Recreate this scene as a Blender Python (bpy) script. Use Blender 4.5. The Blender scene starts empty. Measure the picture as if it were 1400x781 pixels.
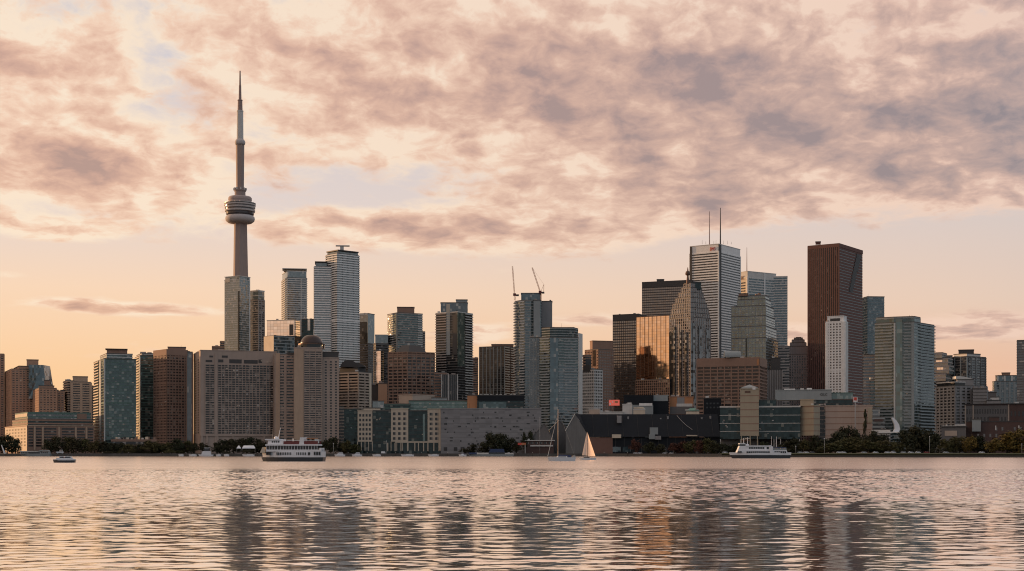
import bpy, math, random
from mathutils import Vector

R = math.radians
sc = bpy.context.scene
C = sc.collection
rnd = random.Random(7)

# ------------------------------------------------------------------ camera
F, HX, HY, CH = 1944.44, 700.0, 617.0, 5.0      # focal length in photo pixels, principal column, horizon row, eye height
cam_d = bpy.data.cameras.new('camera')
cam = bpy.data.objects.new('camera', cam_d)
C.objects.link(cam)
cam_d.lens, cam_d.sensor_width, cam_d.sensor_fit = 50.0, 36.0, 'HORIZONTAL'
cam_d.shift_y = (HY - 390.5) / 1400.0
cam_d.clip_start, cam_d.clip_end = 1.0, 80000.0
cam.location = (0, 0, CH)
cam.rotation_euler = (R(90), 0, 0)
sc.camera = cam

# ------------------------------------------------------------------ view
sc.view_settings.view_transform = 'Standard'
sc.view_settings.look = 'None'
sc.view_settings.exposure = 0.0
sc.view_settings.gamma = 1.0
sc.view_settings.use_curve_mapping = False
sc.render.engine = 'CYCLES'
sc.cycles.use_denoising = True
sc.cycles.filter_width = 1.1
sc.cycles.max_bounces = 6
sc.cycles.diffuse_bounces = 3
sc.cycles.glossy_bounces = 3
sc.cycles.transmission_bounces = 2
sc.cycles.caustics_reflective = False
sc.cycles.caustics_refractive = False


def lin(r, g, b):
    f = lambda c: (c / 255 / 12.92) if c / 255 <= 0.04045 else ((c / 255 + 0.055) / 1.055) ** 2.4
    return (f(r), f(g), f(b))


class NT:
    """small helper that writes node trees"""
    def __init__(s, tree):
        s.t = tree
        s.t.nodes.clear()

    def n(s, kind, **kw):
        nd = s.t.nodes.new(kind)
        for k, v in kw.items():
            setattr(nd, k, v)
        return nd

    def put(s, sock, v):
        if hasattr(v, 'is_output'):
            s.t.links.new(v, sock)
        elif isinstance(v, (tuple, list)) and len(v) == 3 and sock.type == 'RGBA':
            sock.default_value = (*v, 1.0)
        else:
            sock.default_value = v

    def m(s, op, *a):
        nd = s.n('ShaderNodeMath', operation=op)
        for i, v in enumerate(a):
            s.put(nd.inputs[i], v)
        return nd.outputs[0]

    def vm(s, op, *a):
        nd = s.n('ShaderNodeVectorMath', operation=op)
        for i, v in enumerate(a):
            if op == 'SCALE' and i == 1:
                s.put(nd.inputs['Scale'], v)
            else:
                s.put(nd.inputs[i], v)
        return nd.outputs['Value' if op in ('DOT_PRODUCT', 'LENGTH') else 'Vector']

    def mix(s, f, a, b):
        nd = s.n('ShaderNodeMix', data_type='RGBA')
        s.put(nd.inputs[0], f)
        s.put(nd.inputs[6], a)
        s.put(nd.inputs[7], b)
        return nd.outputs[2]

    def sep(s, v):
        nd = s.n('ShaderNodeSeparateXYZ')
        s.put(nd.inputs[0], v)
        return nd.outputs

    def comb(s, x, y, z):
        nd = s.n('ShaderNodeCombineXYZ')
        for i, v in enumerate((x, y, z)):
            s.put(nd.inputs[i], v)
        return nd.outputs[0]

    def noise(s, vec, scale, detail=4, rough=0.55, out=0, lac=2.0):
        nd = s.n('ShaderNodeTexNoise')
        if vec is not None:
            s.put(nd.inputs['Vector'], vec)
        s.put(nd.inputs['Scale'], scale)
        s.put(nd.inputs['Detail'], detail)
        s.put(nd.inputs['Roughness'], rough)
        s.put(nd.inputs['Lacunarity'], lac)
        return nd.outputs[out]

    def white(s, vec):
        nd = s.n('ShaderNodeTexWhiteNoise', noise_dimensions='3D')
        s.put(nd.inputs['Vector'], vec)
        return nd.outputs

    def ramp(s, f, stops):
        nd = s.n('ShaderNodeValToRGB')
        el = nd.color_ramp.elements
        while len(el) < len(stops):
            el.new(0.5)
        for e, (p, c) in zip(el, stops):
            e.position = p
            e.color = (*c, 1.0)
        s.put(nd.inputs[0], f)
        return nd.outputs[0]

    def step(s, v, a, b):
        nd = s.n('ShaderNodeMapRange', interpolation_type='SMOOTHSTEP')
        s.put(nd.inputs[0], v)
        s.put(nd.inputs[1], a)
        s.put(nd.inputs[2], b)
        return nd.outputs[0]


# ------------------------------------------------------------------ sky and sun
SUN_AZ, SUN_EL = 62.0, 6.0                        # degrees left of the view axis, degrees up
to_sun = Vector((-math.sin(R(SUN_AZ)) * math.cos(R(SUN_EL)), math.cos(R(SUN_AZ)) * math.cos(R(SUN_EL)), math.sin(R(SUN_EL))))

world = bpy.data.worlds.new('World')
sc.world = world
world.use_nodes = True
w = NT(world.node_tree)
w_out = w.n('ShaderNodeOutputWorld')
w_bg = w.n('ShaderNodeBackground')
w_bg.inputs['Strength'].default_value = 0.1
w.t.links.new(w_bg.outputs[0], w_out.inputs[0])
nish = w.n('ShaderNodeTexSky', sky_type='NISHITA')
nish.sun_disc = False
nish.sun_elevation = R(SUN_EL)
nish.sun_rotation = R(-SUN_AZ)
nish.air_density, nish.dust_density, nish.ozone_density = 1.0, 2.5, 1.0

d = w.vm('NORMALIZE', w.n('ShaderNodeTexCoord').outputs['Generated'])
dx, dy, dz = w.sep(d)
up = w.m('MAXIMUM', dz, 0.0)
el = w.m('ARCSINE', up)
az = w.m('ARCTAN2', dx, dy)
hor = w.vm('NORMALIZE', w.comb(dx, dy, 0.0))
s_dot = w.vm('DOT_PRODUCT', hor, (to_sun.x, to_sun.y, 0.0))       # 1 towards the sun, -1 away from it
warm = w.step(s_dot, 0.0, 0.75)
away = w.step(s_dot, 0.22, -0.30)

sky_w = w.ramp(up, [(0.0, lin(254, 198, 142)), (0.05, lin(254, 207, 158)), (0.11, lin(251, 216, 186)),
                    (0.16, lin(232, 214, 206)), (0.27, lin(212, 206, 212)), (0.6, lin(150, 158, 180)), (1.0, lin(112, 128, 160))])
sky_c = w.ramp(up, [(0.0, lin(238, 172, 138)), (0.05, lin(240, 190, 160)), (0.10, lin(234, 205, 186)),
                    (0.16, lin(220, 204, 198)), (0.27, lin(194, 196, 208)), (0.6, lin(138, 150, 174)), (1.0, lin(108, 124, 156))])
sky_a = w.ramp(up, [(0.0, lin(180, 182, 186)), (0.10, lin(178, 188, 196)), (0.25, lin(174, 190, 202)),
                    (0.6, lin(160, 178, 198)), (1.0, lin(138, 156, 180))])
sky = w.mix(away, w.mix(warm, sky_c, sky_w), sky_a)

# clouds: a fractal layer seen in perspective, thickened where the big banks hang
lift = w.m('MULTIPLY', w.m('LOGARITHM', w.m('ADD', up, 0.012), math.e), 7.5)
hx, hy, _hz = w.sep(hor)
cp = w.comb(w.m('ADD', w.m('MULTIPLY', hx, 15.0), 3.3), w.m('MULTIPLY', hy, 15.0), lift)
warp = w.vm('SCALE', w.vm('SUBTRACT', w.noise(cp, 1.8, 2, 0.5, out=1), (0.5, 0.5, 0.5)), 0.35)
cq = w.vm('ADD', cp, warp)
n_big = w.noise(cq, 0.46, 3, 0.5)
n_med = w.noise(cq, 1.0, 9, 0.57)
n_off = w.noise(w.vm('ADD', cq, (-0.22, 0.0, -0.18)), 1.0, 6, 0.52)
n_fine = w.noise(cq, 4.5, 5, 0.6)


def bank(px, py, sx, sy, amp):
    a0 = math.atan((px - HX) / F)
    e0 = math.atan((HY - py) / F * math.cos(a0))
    u = w.m('DIVIDE', w.m('SUBTRACT', az, a0), sx / F)
    v = w.m('DIVIDE', w.m('SUBTRACT', el, e0), sy / F)
    q = w.m('ADD', w.m('MULTIPLY', u, u), w.m('MULTIPLY', v, v))
    return w.m('MULTIPLY', w.m('EXPONENT', w.m('MULTIPLY', q, -1.0)), amp)


BANKS = [(110, 225, 190, 42, 0.30), (80, 313, 80, 14, 0.36), (640, 320, 240, 24, 0.34), (480, 300, 120, 10, 0.16),
         (195, 424, 115, 9, 0.40), (80, 412, 60, 7, 0.2), (880, 110, 330, 85, 0.24), (1220, 185, 360, 70, 0.28), (560, 130, 170, 40, 0.14),
         (1000, 265, 300, 28, 0.18), (1340, 446, 90, 16, 0.40), (810, 440, 80, 9, 0.28), (660, 455, 55, 13, 0.30), (1090, 455, 50, 20, 0.2), (10, 375, 40, 8, 0.25),
         (60, 95, 110, 25, 0.16), (350, 60, 300, 30, 0.07), (430, 245, 130, 42, -0.20), (230, 130, 120, 40, -0.08),
         (1150, 350, 300, 45, -0.22), (650, 240, 120, 25, -0.1), (200, 365, 300, 22, -0.2), (700, 395, 300, 18, -0.16), (1390, 90, 90, 60, 0.05)]
bias = None
for b_ in BANKS:
    g_ = bank(*b_)
    bias = g_ if bias is None else w.m('ADD', bias, g_)
low = w.step(el, 0.09, 0.20)                                        # fewer clouds down by the horizon
base = w.m('SUBTRACT', w.m('MULTIPLY', low, 0.24), 0.20)
mixn = w.m('ADD', w.m('ADD', w.m('MULTIPLY', n_med, 0.46), w.m('MULTIPLY', n_big, 0.50)), w.m('MULTIPLY', n_fine, 0.19))
dens = w.m('ADD', w.m('ADD', mixn, bias), base)
alpha = w.step(dens, 0.43, 0.60)
thick = w.step(dens, 0.47, 1.14)
lit = w.m('MULTIPLY', w.m('SUBTRACT', n_med, n_off), 1.9)
shade = w.m('MINIMUM', w.m('MAXIMUM', w.m('ADD', w.m('ADD', thick, lit), w.m('MULTIPLY', w.m('SUBTRACT', n_fine, 0.5), 0.38)), 0.0), 1.0)
cl_w = w.ramp(shade, [(0.0, lin(255, 232, 206)), (0.22, lin(248, 210, 182)), (0.48, lin(230, 184, 158)), (0.78, lin(206, 162, 143)), (1.0, lin(182, 146, 134))])
cl_c = w.ramp(shade, [(0.0, lin(244, 208, 188)), (0.20, lin(222, 184, 168)), (0.44, lin(194, 164, 155)), (0.78, lin(164, 146, 146)), (1.0, lin(142, 132, 138))])
cl_a = w.ramp(shade, [(0.0, lin(196, 196, 200)), (0.5, lin(170, 174, 182)), (1.0, lin(142, 150, 162))])
cloud = w.mix(away, w.mix(warm, cl_c, cl_w), cl_a)
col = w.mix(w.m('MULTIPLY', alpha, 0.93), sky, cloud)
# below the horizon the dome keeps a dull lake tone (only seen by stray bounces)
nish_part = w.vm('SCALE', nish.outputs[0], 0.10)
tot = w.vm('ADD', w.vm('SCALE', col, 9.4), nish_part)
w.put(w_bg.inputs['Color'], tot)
world.cycles.sampling_method = 'MANUAL'
world.cycles.sample_map_resolution = 512

sun_d = bpy.data.lights.new('sun', 'SUN')
sun_d.energy = 4.4
sun_d.angle = R(0.6)
sun_d.color = (1.0, 0.56, 0.27)
sun = bpy.data.objects.new('sun', sun_d)
C.objects.link(sun)
sun.rotation_euler = (-to_sun).to_track_quat('-Z', 'Y').to_euler()
sun.location = (-600, 400, 900)

# ------------------------------------------------------------------ materials


def new_mat(name):
    m = bpy.data.materials.new(name)
    m.use_nodes = True
    t = NT(m.node_tree)
    out = t.n('ShaderNodeOutputMaterial')
    p = t.n('ShaderNodeBsdfPrincipled')
    t.t.links.new(p.outputs[0], out.inputs[0])
    return m, t, p


def wall(name, rgb, var=0.18, rough=0.85, metal=0.0, streak=0.12, scale=0.12):
    """mineral or painted wall: blotches of wear and faint vertical run-off streaks"""
    m, t, p = new_mat(name)
    pos = t.n('ShaderNodeNewGeometry').outputs['Position']
    n1 = t.noise(pos, scale, 5, 0.6)
    n2 = t.noise(t.vm('MULTIPLY', pos, (0.7, 0.7, 0.03)), 0.9, 3, 0.6)
    f = t.m('ADD', 1.0, t.m('ADD', t.m('MULTIPLY', t.m('SUBTRACT', n1, 0.5), 2 * var), t.m('MULTIPLY', t.m('SUBTRACT', n2, 0.5), 2 * streak)))
    t.put(p.inputs['Base Color'], t.vm('SCALE', rgb, f))
    p.inputs['Roughness'].default_value = rough
    p.inputs['Metallic'].default_value = metal
    return m


def glass(name, dark, light, ior=2.2, pw=3.0, ph=3.3, blind=0.12, blind_rgb=(0.30, 0.27, 0.23), tilt=0.015, rough=0.06,
          mull=0.0, mull_rgb=(0.1, 0.1, 0.1), spand=0.0, tint=None):
    """coated facade glass split in panes; every pane has its own tone, tilt and now and then a drawn blind"""
    m, t, p = new_mat(name)
    u, v, _ = t.sep(t.n('ShaderNodeUVMap').outputs[0])
    gu, gv = t.m('DIVIDE', u, pw), t.m('DIVIDE', v, ph)
    cell = t.comb(t.m('FLOOR', gu), t.m('FLOOR', gv), 0.37)
    wv, wc = t.white(cell)
    wx, wy, wz = t.sep(wc)
    patch = t.noise(t.comb(t.m('MULTIPLY', u, 0.03), t.m('MULTIPLY', v, 0.02), 0.0), 1.0, 2, 0.5)
    tone = t.m('ADD', t.m('MULTIPLY', t.m('POWER', wv, 3.0), 0.9), t.m('MULTIPLY', t.m('SUBTRACT', patch, 0.34), 0.7))
    c = t.mix(tone, dark, light)
    c = t.mix(t.m('GREATER_THAN', wx, 1.0 - blind), c, blind_rgb)
    if spand:
        c = t.mix(t.m('LESS_THAN', t.m('FRACT', gv), spand), c, mull_rgb)
    if mull:
        c = t.mix(t.m('LESS_THAN', t.m('FRACT', gu), mull), c, mull_rgb)
    t.put(p.inputs['Base Color'], c)
    t.put(p.inputs['Roughness'], t.m('ADD', rough, t.m('MULTIPLY', wy, 0.05)))
    p.inputs['IOR'].default_value = ior
    if tint:
        t.put(p.inputs['Specular Tint'], tint)
    nrm = t.n('ShaderNodeNewGeometry').outputs['Normal']
    off = t.vm('SCALE', t.vm('SUBTRACT', wc, (0.5, 0.5, 0.5)), 2 * tilt)
    t.put(p.inputs['Normal'], t.vm('NORMALIZE', t.vm('ADD', nrm, off)))
    return m


def plain(name, rgb, rough=0.5, metal=0.0, var=0.1):
    return wall(name, rgb, var=var, rough=rough, metal=metal, streak=0.04, scale=0.6)


def mirror(name, rgb, tilt=0.012):
    m, t, p = new_mat(name)
    u, v, _ = t.sep(t.n('ShaderNodeUVMap').outputs[0])
    gu, gv = t.m('DIVIDE', u, 4.5), t.m('DIVIDE', v, 3.6)
    wv, wc = t.white(t.comb(t.m('FLOOR', gu), t.m('FLOOR', gv), 0.11))
    joint = t.m('MAXIMUM', t.m('LESS_THAN', t.m('FRACT', gu), 0.10), t.m('LESS_THAN', t.m('FRACT', gv), 0.10))
    c = t.vm('SCALE', rgb, t.m('SUBTRACT', t.m('ADD', 0.88, t.m('MULTIPLY', wv, 0.2)), t.m('MULTIPLY', joint, 0.35)))
    t.put(p.inputs['Base Color'], c)
    p.inputs['Metallic'].default_value = 1.0
    p.inputs['Roughness'].default_value = 0.07
    nrm = t.n('ShaderNodeNewGeometry').outputs['Normal']
    t.put(p.inputs['Normal'], t.vm('NORMALIZE', t.vm('ADD', nrm, t.vm('SCALE', t.vm('SUBTRACT', wc, (0.5, 0.5, 0.5)), 2 * tilt))))
    return m


M = {}
for nm, rgb in dict(brick=(0.40, 0.245, 0.17), tan=(0.44, 0.32, 0.235), beige=(0.42, 0.34, 0.28), concrete=(0.34, 0.30, 0.28),
                    hotel=(0.38, 0.30, 0.255), brown=(0.26, 0.165, 0.125), stone=(0.48, 0.41, 0.33), white=(0.74, 0.74, 0.73),
                    pale=(0.55, 0.54, 0.52), grey=(0.25, 0.245, 0.25), granite=(0.13, 0.064, 0.053), cream=(0.58, 0.50, 0.40),
                    redbrick=(0.082, 0.050, 0.045), shadegrey=(0.13, 0.125, 0.125), slate=(0.016, 0.019, 0.024),
                    rust=(0.42, 0.20, 0.10), bluegrey=(0.26, 0.29, 0.30), greenmetal=(0.10, 0.17, 0.15), mast=(0.30, 0.22, 0.20)).items():
    M[nm] = wall(nm.replace('redbrick', 'red_brick') + '_wall', rgb)
M['slate'].node_tree.nodes['Principled BSDF'].inputs['Specular IOR Level'].default_value = 0.15
M['brickred'] = wall('old_brick', (0.17, 0.095, 0.075), 0.2)
M['dark'] = plain('dark_metal', (0.035, 0.035, 0.037), 0.6)
M['roof'] = plain('roof_felt', (0.10, 0.095, 0.09), 0.9)
M['steel'] = plain('steel', (0.35, 0.34, 0.33), 0.4, 0.6)
M['bronze'] = plain('bronze_metal', (0.10, 0.06, 0.045), 0.45, 0.5)
M['redpaint'] = plain('red_paint', (0.55, 0.06, 0.04), 0.5)
M['maroon'] = plain('maroon_paint', (0.11, 0.022, 0.025), 0.6)
M['navy'] = plain('navy_hull', (0.012, 0.022, 0.032), 0.35)
M['boatwhite'] = plain('white_boat_paint', (0.72, 0.74, 0.78), 0.35, 0.0, 0.05)
M['boatglass'] = plain('dark_boat_window', (0.015, 0.02, 0.025), 0.1)
M['bluecanvas'] = plain('blue_canvas', (0.03, 0.05, 0.12), 0.8)
M['wood'] = plain('varnished_spar', (0.50, 0.36, 0.26), 0.5)
M['tyre'] = plain('rubber', (0.02, 0.02, 0.02), 0.9)
M['orange'] = plain('crane_paint', (0.42, 0.14, 0.05), 0.6)
M['teal'] = glass('teal_glass', (0.008, 0.020, 0.021), (0.105, 0.145, 0.14), 1.75, 2.6, 3.0, 0.09, (0.2, 0.2, 0.18), 0.03, tint=(0.86, 1.0, 1.0))
M['tealdark'] = glass('dark_teal_glass', (0.005, 0.012, 0.013), (0.032, 0.048, 0.048), 1.45, 2.6, 3.2, 0.04, (0.15, 0.15, 0.13), 0.03, tint=(0.86, 1.0, 0.99))
M['blue'] = glass('blue_glass', (0.016, 0.034, 0.043), (0.10, 0.14, 0.155), 1.9, 2.6, 3.2, 0.08, (0.25, 0.24, 0.22), 0.03, tint=(0.88, 0.97, 1.0))
M['greyglass'] = glass('grey_glass', (0.025, 0.03, 0.034), (0.085, 0.09, 0.095), 1.9, 2.6, 3.1, 0.12)
M['darkglass'] = glass('dark_office_glass', (0.012, 0.013, 0.014), (0.03, 0.03, 0.031), 1.45, 2.8, 3.6, 0.05, (0.16, 0.14, 0.12))
M['window'] = glass('window_glass', (0.018, 0.018, 0.020), (0.045, 0.042, 0.04), 1.45, 2.4, 3.0, 0.12, (0.22, 0.19, 0.165))
M['bronzeglass'] = glass('bronze_glass', (0.030, 0.018, 0.013), (0.075, 0.045, 0.032), 2.3, 2.6, 3.6, 0.05, (0.2, 0.14, 0.1))
M['green'] = glass('green_glass', (0.026, 0.044, 0.04), (0.125, 0.16, 0.145), 2.0, 2.6, 3.5, 0.10, (0.2, 0.2, 0.17), 0.03, tint=(0.86, 1.0, 0.95))
M['facet'] = glass('faceted_glass', (0.022, 0.022, 0.022), (0.085, 0.078, 0.072), 2.2, 3.2, 3.6, 0.10, (0.22, 0.19, 0.16), 0.09)
M['icy'] = glass('pale_glass', (0.06, 0.085, 0.085), (0.17, 0.195, 0.19), 2.1, 2.6, 3.1, 0.06, (0.3, 0.27, 0.24))
M['gold'] = mirror('gold_mirror_glass', (0.72, 0.50, 0.35))
M['peach'] = mirror('pale_mirror_glass', (0.80, 0.72, 0.64), 0.008)

# ------------------------------------------------------------------ mesh helpers


class MB:
    """collects faces and links them as ONE mesh object"""
    def __init__(s):
        s.v, s.f, s.uv, s.sm = [], [], [], []

    def face(s, pts, uv=None, smooth=False):
        i = len(s.v)
        s.v += [tuple(p) for p in pts]
        s.f.append(tuple(range(i, i + len(pts))))
        s.uv.append(uv or [(p[0] + p[1], p[2]) for p in pts])
        s.sm.append(smooth)
        return s

    def prism(s, poly, z0, z1, top=None, caps=True):
        top = top or poly
        n, u = len(poly), 0.0
        for i in range(n):
            a, b = poly[i], poly[(i + 1) % n]
            c, e = top[(i + 1) % n], top[i]
            L = math.hypot(b[0] - a[0], b[1] - a[1])
            s.face([(a[0], a[1], z0), (b[0], b[1], z0), (c[0], c[1], z1), (e[0], e[1], z1)], [(u, z0), (u + L, z0), (u + L, z1), (u, z1)])
            u += L
        if caps:
            s.face([(p[0], p[1], z1) for p in top])
            s.face([(p[0], p[1], z0) for p in reversed(poly)])
        return s

    def box(s, x0, x1, y0, y1, z0, z1):
        return s.prism([(x0, y0), (x1, y0), (x1, y1), (x0, y1)], z0, z1)

    def bar(s, p, q, r, r2=None, n=6):
        p, q = Vector(p), Vector(q)
        r2 = r if r2 is None else r2
        a = (q - p).normalized()
        b = a.cross((0, 0, 1) if abs(a.z) < 0.9 else (1, 0, 0)).normalized()
        c = a.cross(b)
        ring = lambda o, rr: [o + (b * math.cos(2 * math.pi * i / n) + c * math.sin(2 * math.pi * i / n)) * rr for i in range(n)]
        A, B = ring(p, r), ring(q, r2)
        for i in range(n):
            j = (i + 1) % n
            s.face([A[i], B[i], B[j], A[j]], smooth=n > 6)
        s.face(A)
        s.face(list(reversed(B)))
        return s

    def lathe(s, prof, n=40, cx=0.0, cy=0.0, smooth=True):
        rings = [[(cx + r * math.cos(2 * math.pi * i / n), cy + r * math.sin(2 * math.pi * i / n), z) for i in range(n)] for r, z in prof]
        for k_ in range(len(prof) - 1):
            for i in range(n):
                j = (i + 1) % n
                s.face([rings[k_][i], rings[k_][j], rings[k_ + 1][j], rings[k_ + 1][i]], smooth=smooth)
        s.face(list(reversed(rings[0])))
        s.face(rings[-1])
        return s

    def mesh(s, name, mat, merge=False):
        me = bpy.data.meshes.new(name)
        me.from_pydata(s.v, [], s.f)
        uvl = me.uv_layers.new(name='UVMap')
        flat = [c for fu in s.uv for p in fu for c in p]
        uvl.data.foreach_set('uv', flat)
        me.polygons.foreach_set('use_smooth', s.sm)
        if mat:
            me.materials.append(mat)
        if merge:
            import bmesh
            bm = bmesh.new()
            bm.from_mesh(me)
            bmesh.ops.remove_doubles(bm, verts=bm.verts, dist=1e-4)
            bm.to_mesh(me)
            bm.free()
        me.update()
        return me

    def build(s, name, mat, parent=None, merge=True):
        return link(name, s.mesh(name, mat, merge), parent)


def link(name, data, parent=None, loc=(0, 0, 0)):
    o = bpy.data.objects.new(name, data)
    C.objects.link(o)
    o.location = loc
    if parent:
        o.parent = parent
    return o


def tag(o, label=None, cat=None, group=None, kind=None):
    for k_, v_ in (('label', label), ('category', cat), ('group', group), ('kind', kind)):
        if v_:
            o[k_] = v_
    return o


def empty(name, loc, label, cat, group=None, rz=0.0):
    o = link(name, None, None, loc)
    o.rotation_euler = (0, 0, rz)
    o.empty_display_size = 2
    return tag(o, label, cat, group)


def copy_tree(o, parent=None):
    c = o.copy()
    C.objects.link(c)
    if parent:
        c.parent = parent
    for ch in [x for x in C.objects if x.parent == o]:
        copy_tree(ch, c)
    return c


def fan_text(body, name, mat, parent, width, height, loc, rz):
    """lettering as a thin solid mesh standing on a wall"""
    cu = bpy.data.curves.new(name, 'FONT')
    cu.body = body
    cu.extrude = 0.05
    cu.resolution_u = 2
    cu.align_x = 'CENTER'
    tmp = bpy.data.objects.new(name + '_tmp', cu)
    C.objects.link(tmp)
    bpy.context.view_layer.update()
    me = bpy.data.meshes.new_from_object(tmp.evaluated_get(bpy.context.evaluated_depsgraph_get()))
    bpy.data.objects.remove(tmp)
    xs = [v.co.x for v in me.vertices]
    ys = [v.co.y for v in me.vertices]
    kx, ky = width / (max(xs) - min(xs)), height / (max(ys) - min(ys))
    x0, y0 = (max(xs) + min(xs)) / 2, min(ys)
    for v in me.vertices:
        v.co = ((v.co.x - x0) * kx, -v.co.z * 4, (v.co.y - y0) * ky)
    me.materials.clear()
    me.materials.append(mat)
    o = link(name, me, parent, loc)
    o.rotation_euler = (0, 0, rz)
    return o


# ------------------------------------------------------------------ from the photograph's directions to places
GZ = 2.5                                          # street level above the lake


def X(px, D):
    return (px - HX) / F * D


def Z(py, D):
    return CH + (HY - py) / F * D


class Foot:
    def __init__(s, poly, D):
        s.p, s.D = poly, D

    def center(s):
        n = len(s.p)
        return (sum(p[0] for p in s.p) / n, sum(p[1] for p in s.p) / n)

    def off(s, dd):
        """outset polygon"""
        out, n = [], len(s.p)
        for i in range(n):
            a, b, c = Vector(s.p[i - 1]), Vector(s.p[i]), Vector(s.p[(i + 1) % n])
            e1, e2 = (b - a).normalized(), (c - b).normalized()
            n1, n2 = Vector((e1.y, -e1.x)), Vector((e2.y, -e2.x))
            h = n1 + n2
            h = h / max(0.35, h.dot(n1) * 1.0) if h.length > 1e-6 else n1
            out.append((b.x + h.x * dd, b.y + h.y * dd))
        return out

    def edge(s, i):
        a, b = Vector(s.p[i]), Vector(s.p[(i + 1) % len(s.p)])
        e = (b - a).normalized()
        return a, b, e, Vector((e.y, -e.x)), (b - a).length


def box2(x0, xc, x1, D, th=None):
    """corner towards us at column xc, left and right faces ending at columns x0 and x1"""
    kc, k0, k1 = (xc - HX) / F, (x0 - HX) / F, (x1 - HX) / F
    phi = math.atan(kc)
    if th is None:
        th = math.degrees(math.atan2(x1 - xc, xc - x0))
        th = min(78, max(12, th))
    th = R(th) + phi
    cx = kc * D
    c, s_ = math.cos(th), math.sin(th)
    t = (cx - k0 * D) / (c + k0 * s_)
    u = (k1 * D - cx) / (s_ - k1 * c)
    Cn = Vector((cx, D))
    Rr = Cn + Vector((s_, c)) * u
    L = Cn + Vector((-c, s_)) * t
    Fr = Rr + L - Cn
    return Foot([tuple(Cn), tuple(Rr), tuple(Fr), tuple(L)], D)


def front(x0, x1, D, depth=26.0, yaw=0.0):
    """one face towards us (edge 0), turned square to the line of sight plus yaw degrees"""
    km = ((x0 + x1) / 2 - HX) / F
    a = math.atan(km) - R(yaw)
    e = Vector((math.cos(a), -math.sin(a)))
    nn = Vector((math.sin(a), math.cos(a)))
    mid = Vector((km * D, D))

    def hit(px):
        k_ = (px - HX) / F
        t = (k_ * mid.y - mid.x) / (e.x - k_ * e.y)
        return mid + e * t
    A, B = hit(x0), hit(x1)
    return Foot([tuple(A), tuple(B), tuple(B + nn * depth), tuple(A + nn * depth)], D)


def ppoly(pts):
    return Foot([(X(px, D), D) for px, D in pts], min(D for _, D in pts))


def round_foot(xc, rpx, D, n=20, flat=1.0):
    cx, r = X(xc, D), rpx / F * D
    cy = D + r * flat
    return Foot([(cx + r * math.cos(2 * math.pi * i / n - math.pi / 2), cy + r * flat * math.sin(2 * math.pi * i / n - math.pi / 2)) for i in range(n)], D)


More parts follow.
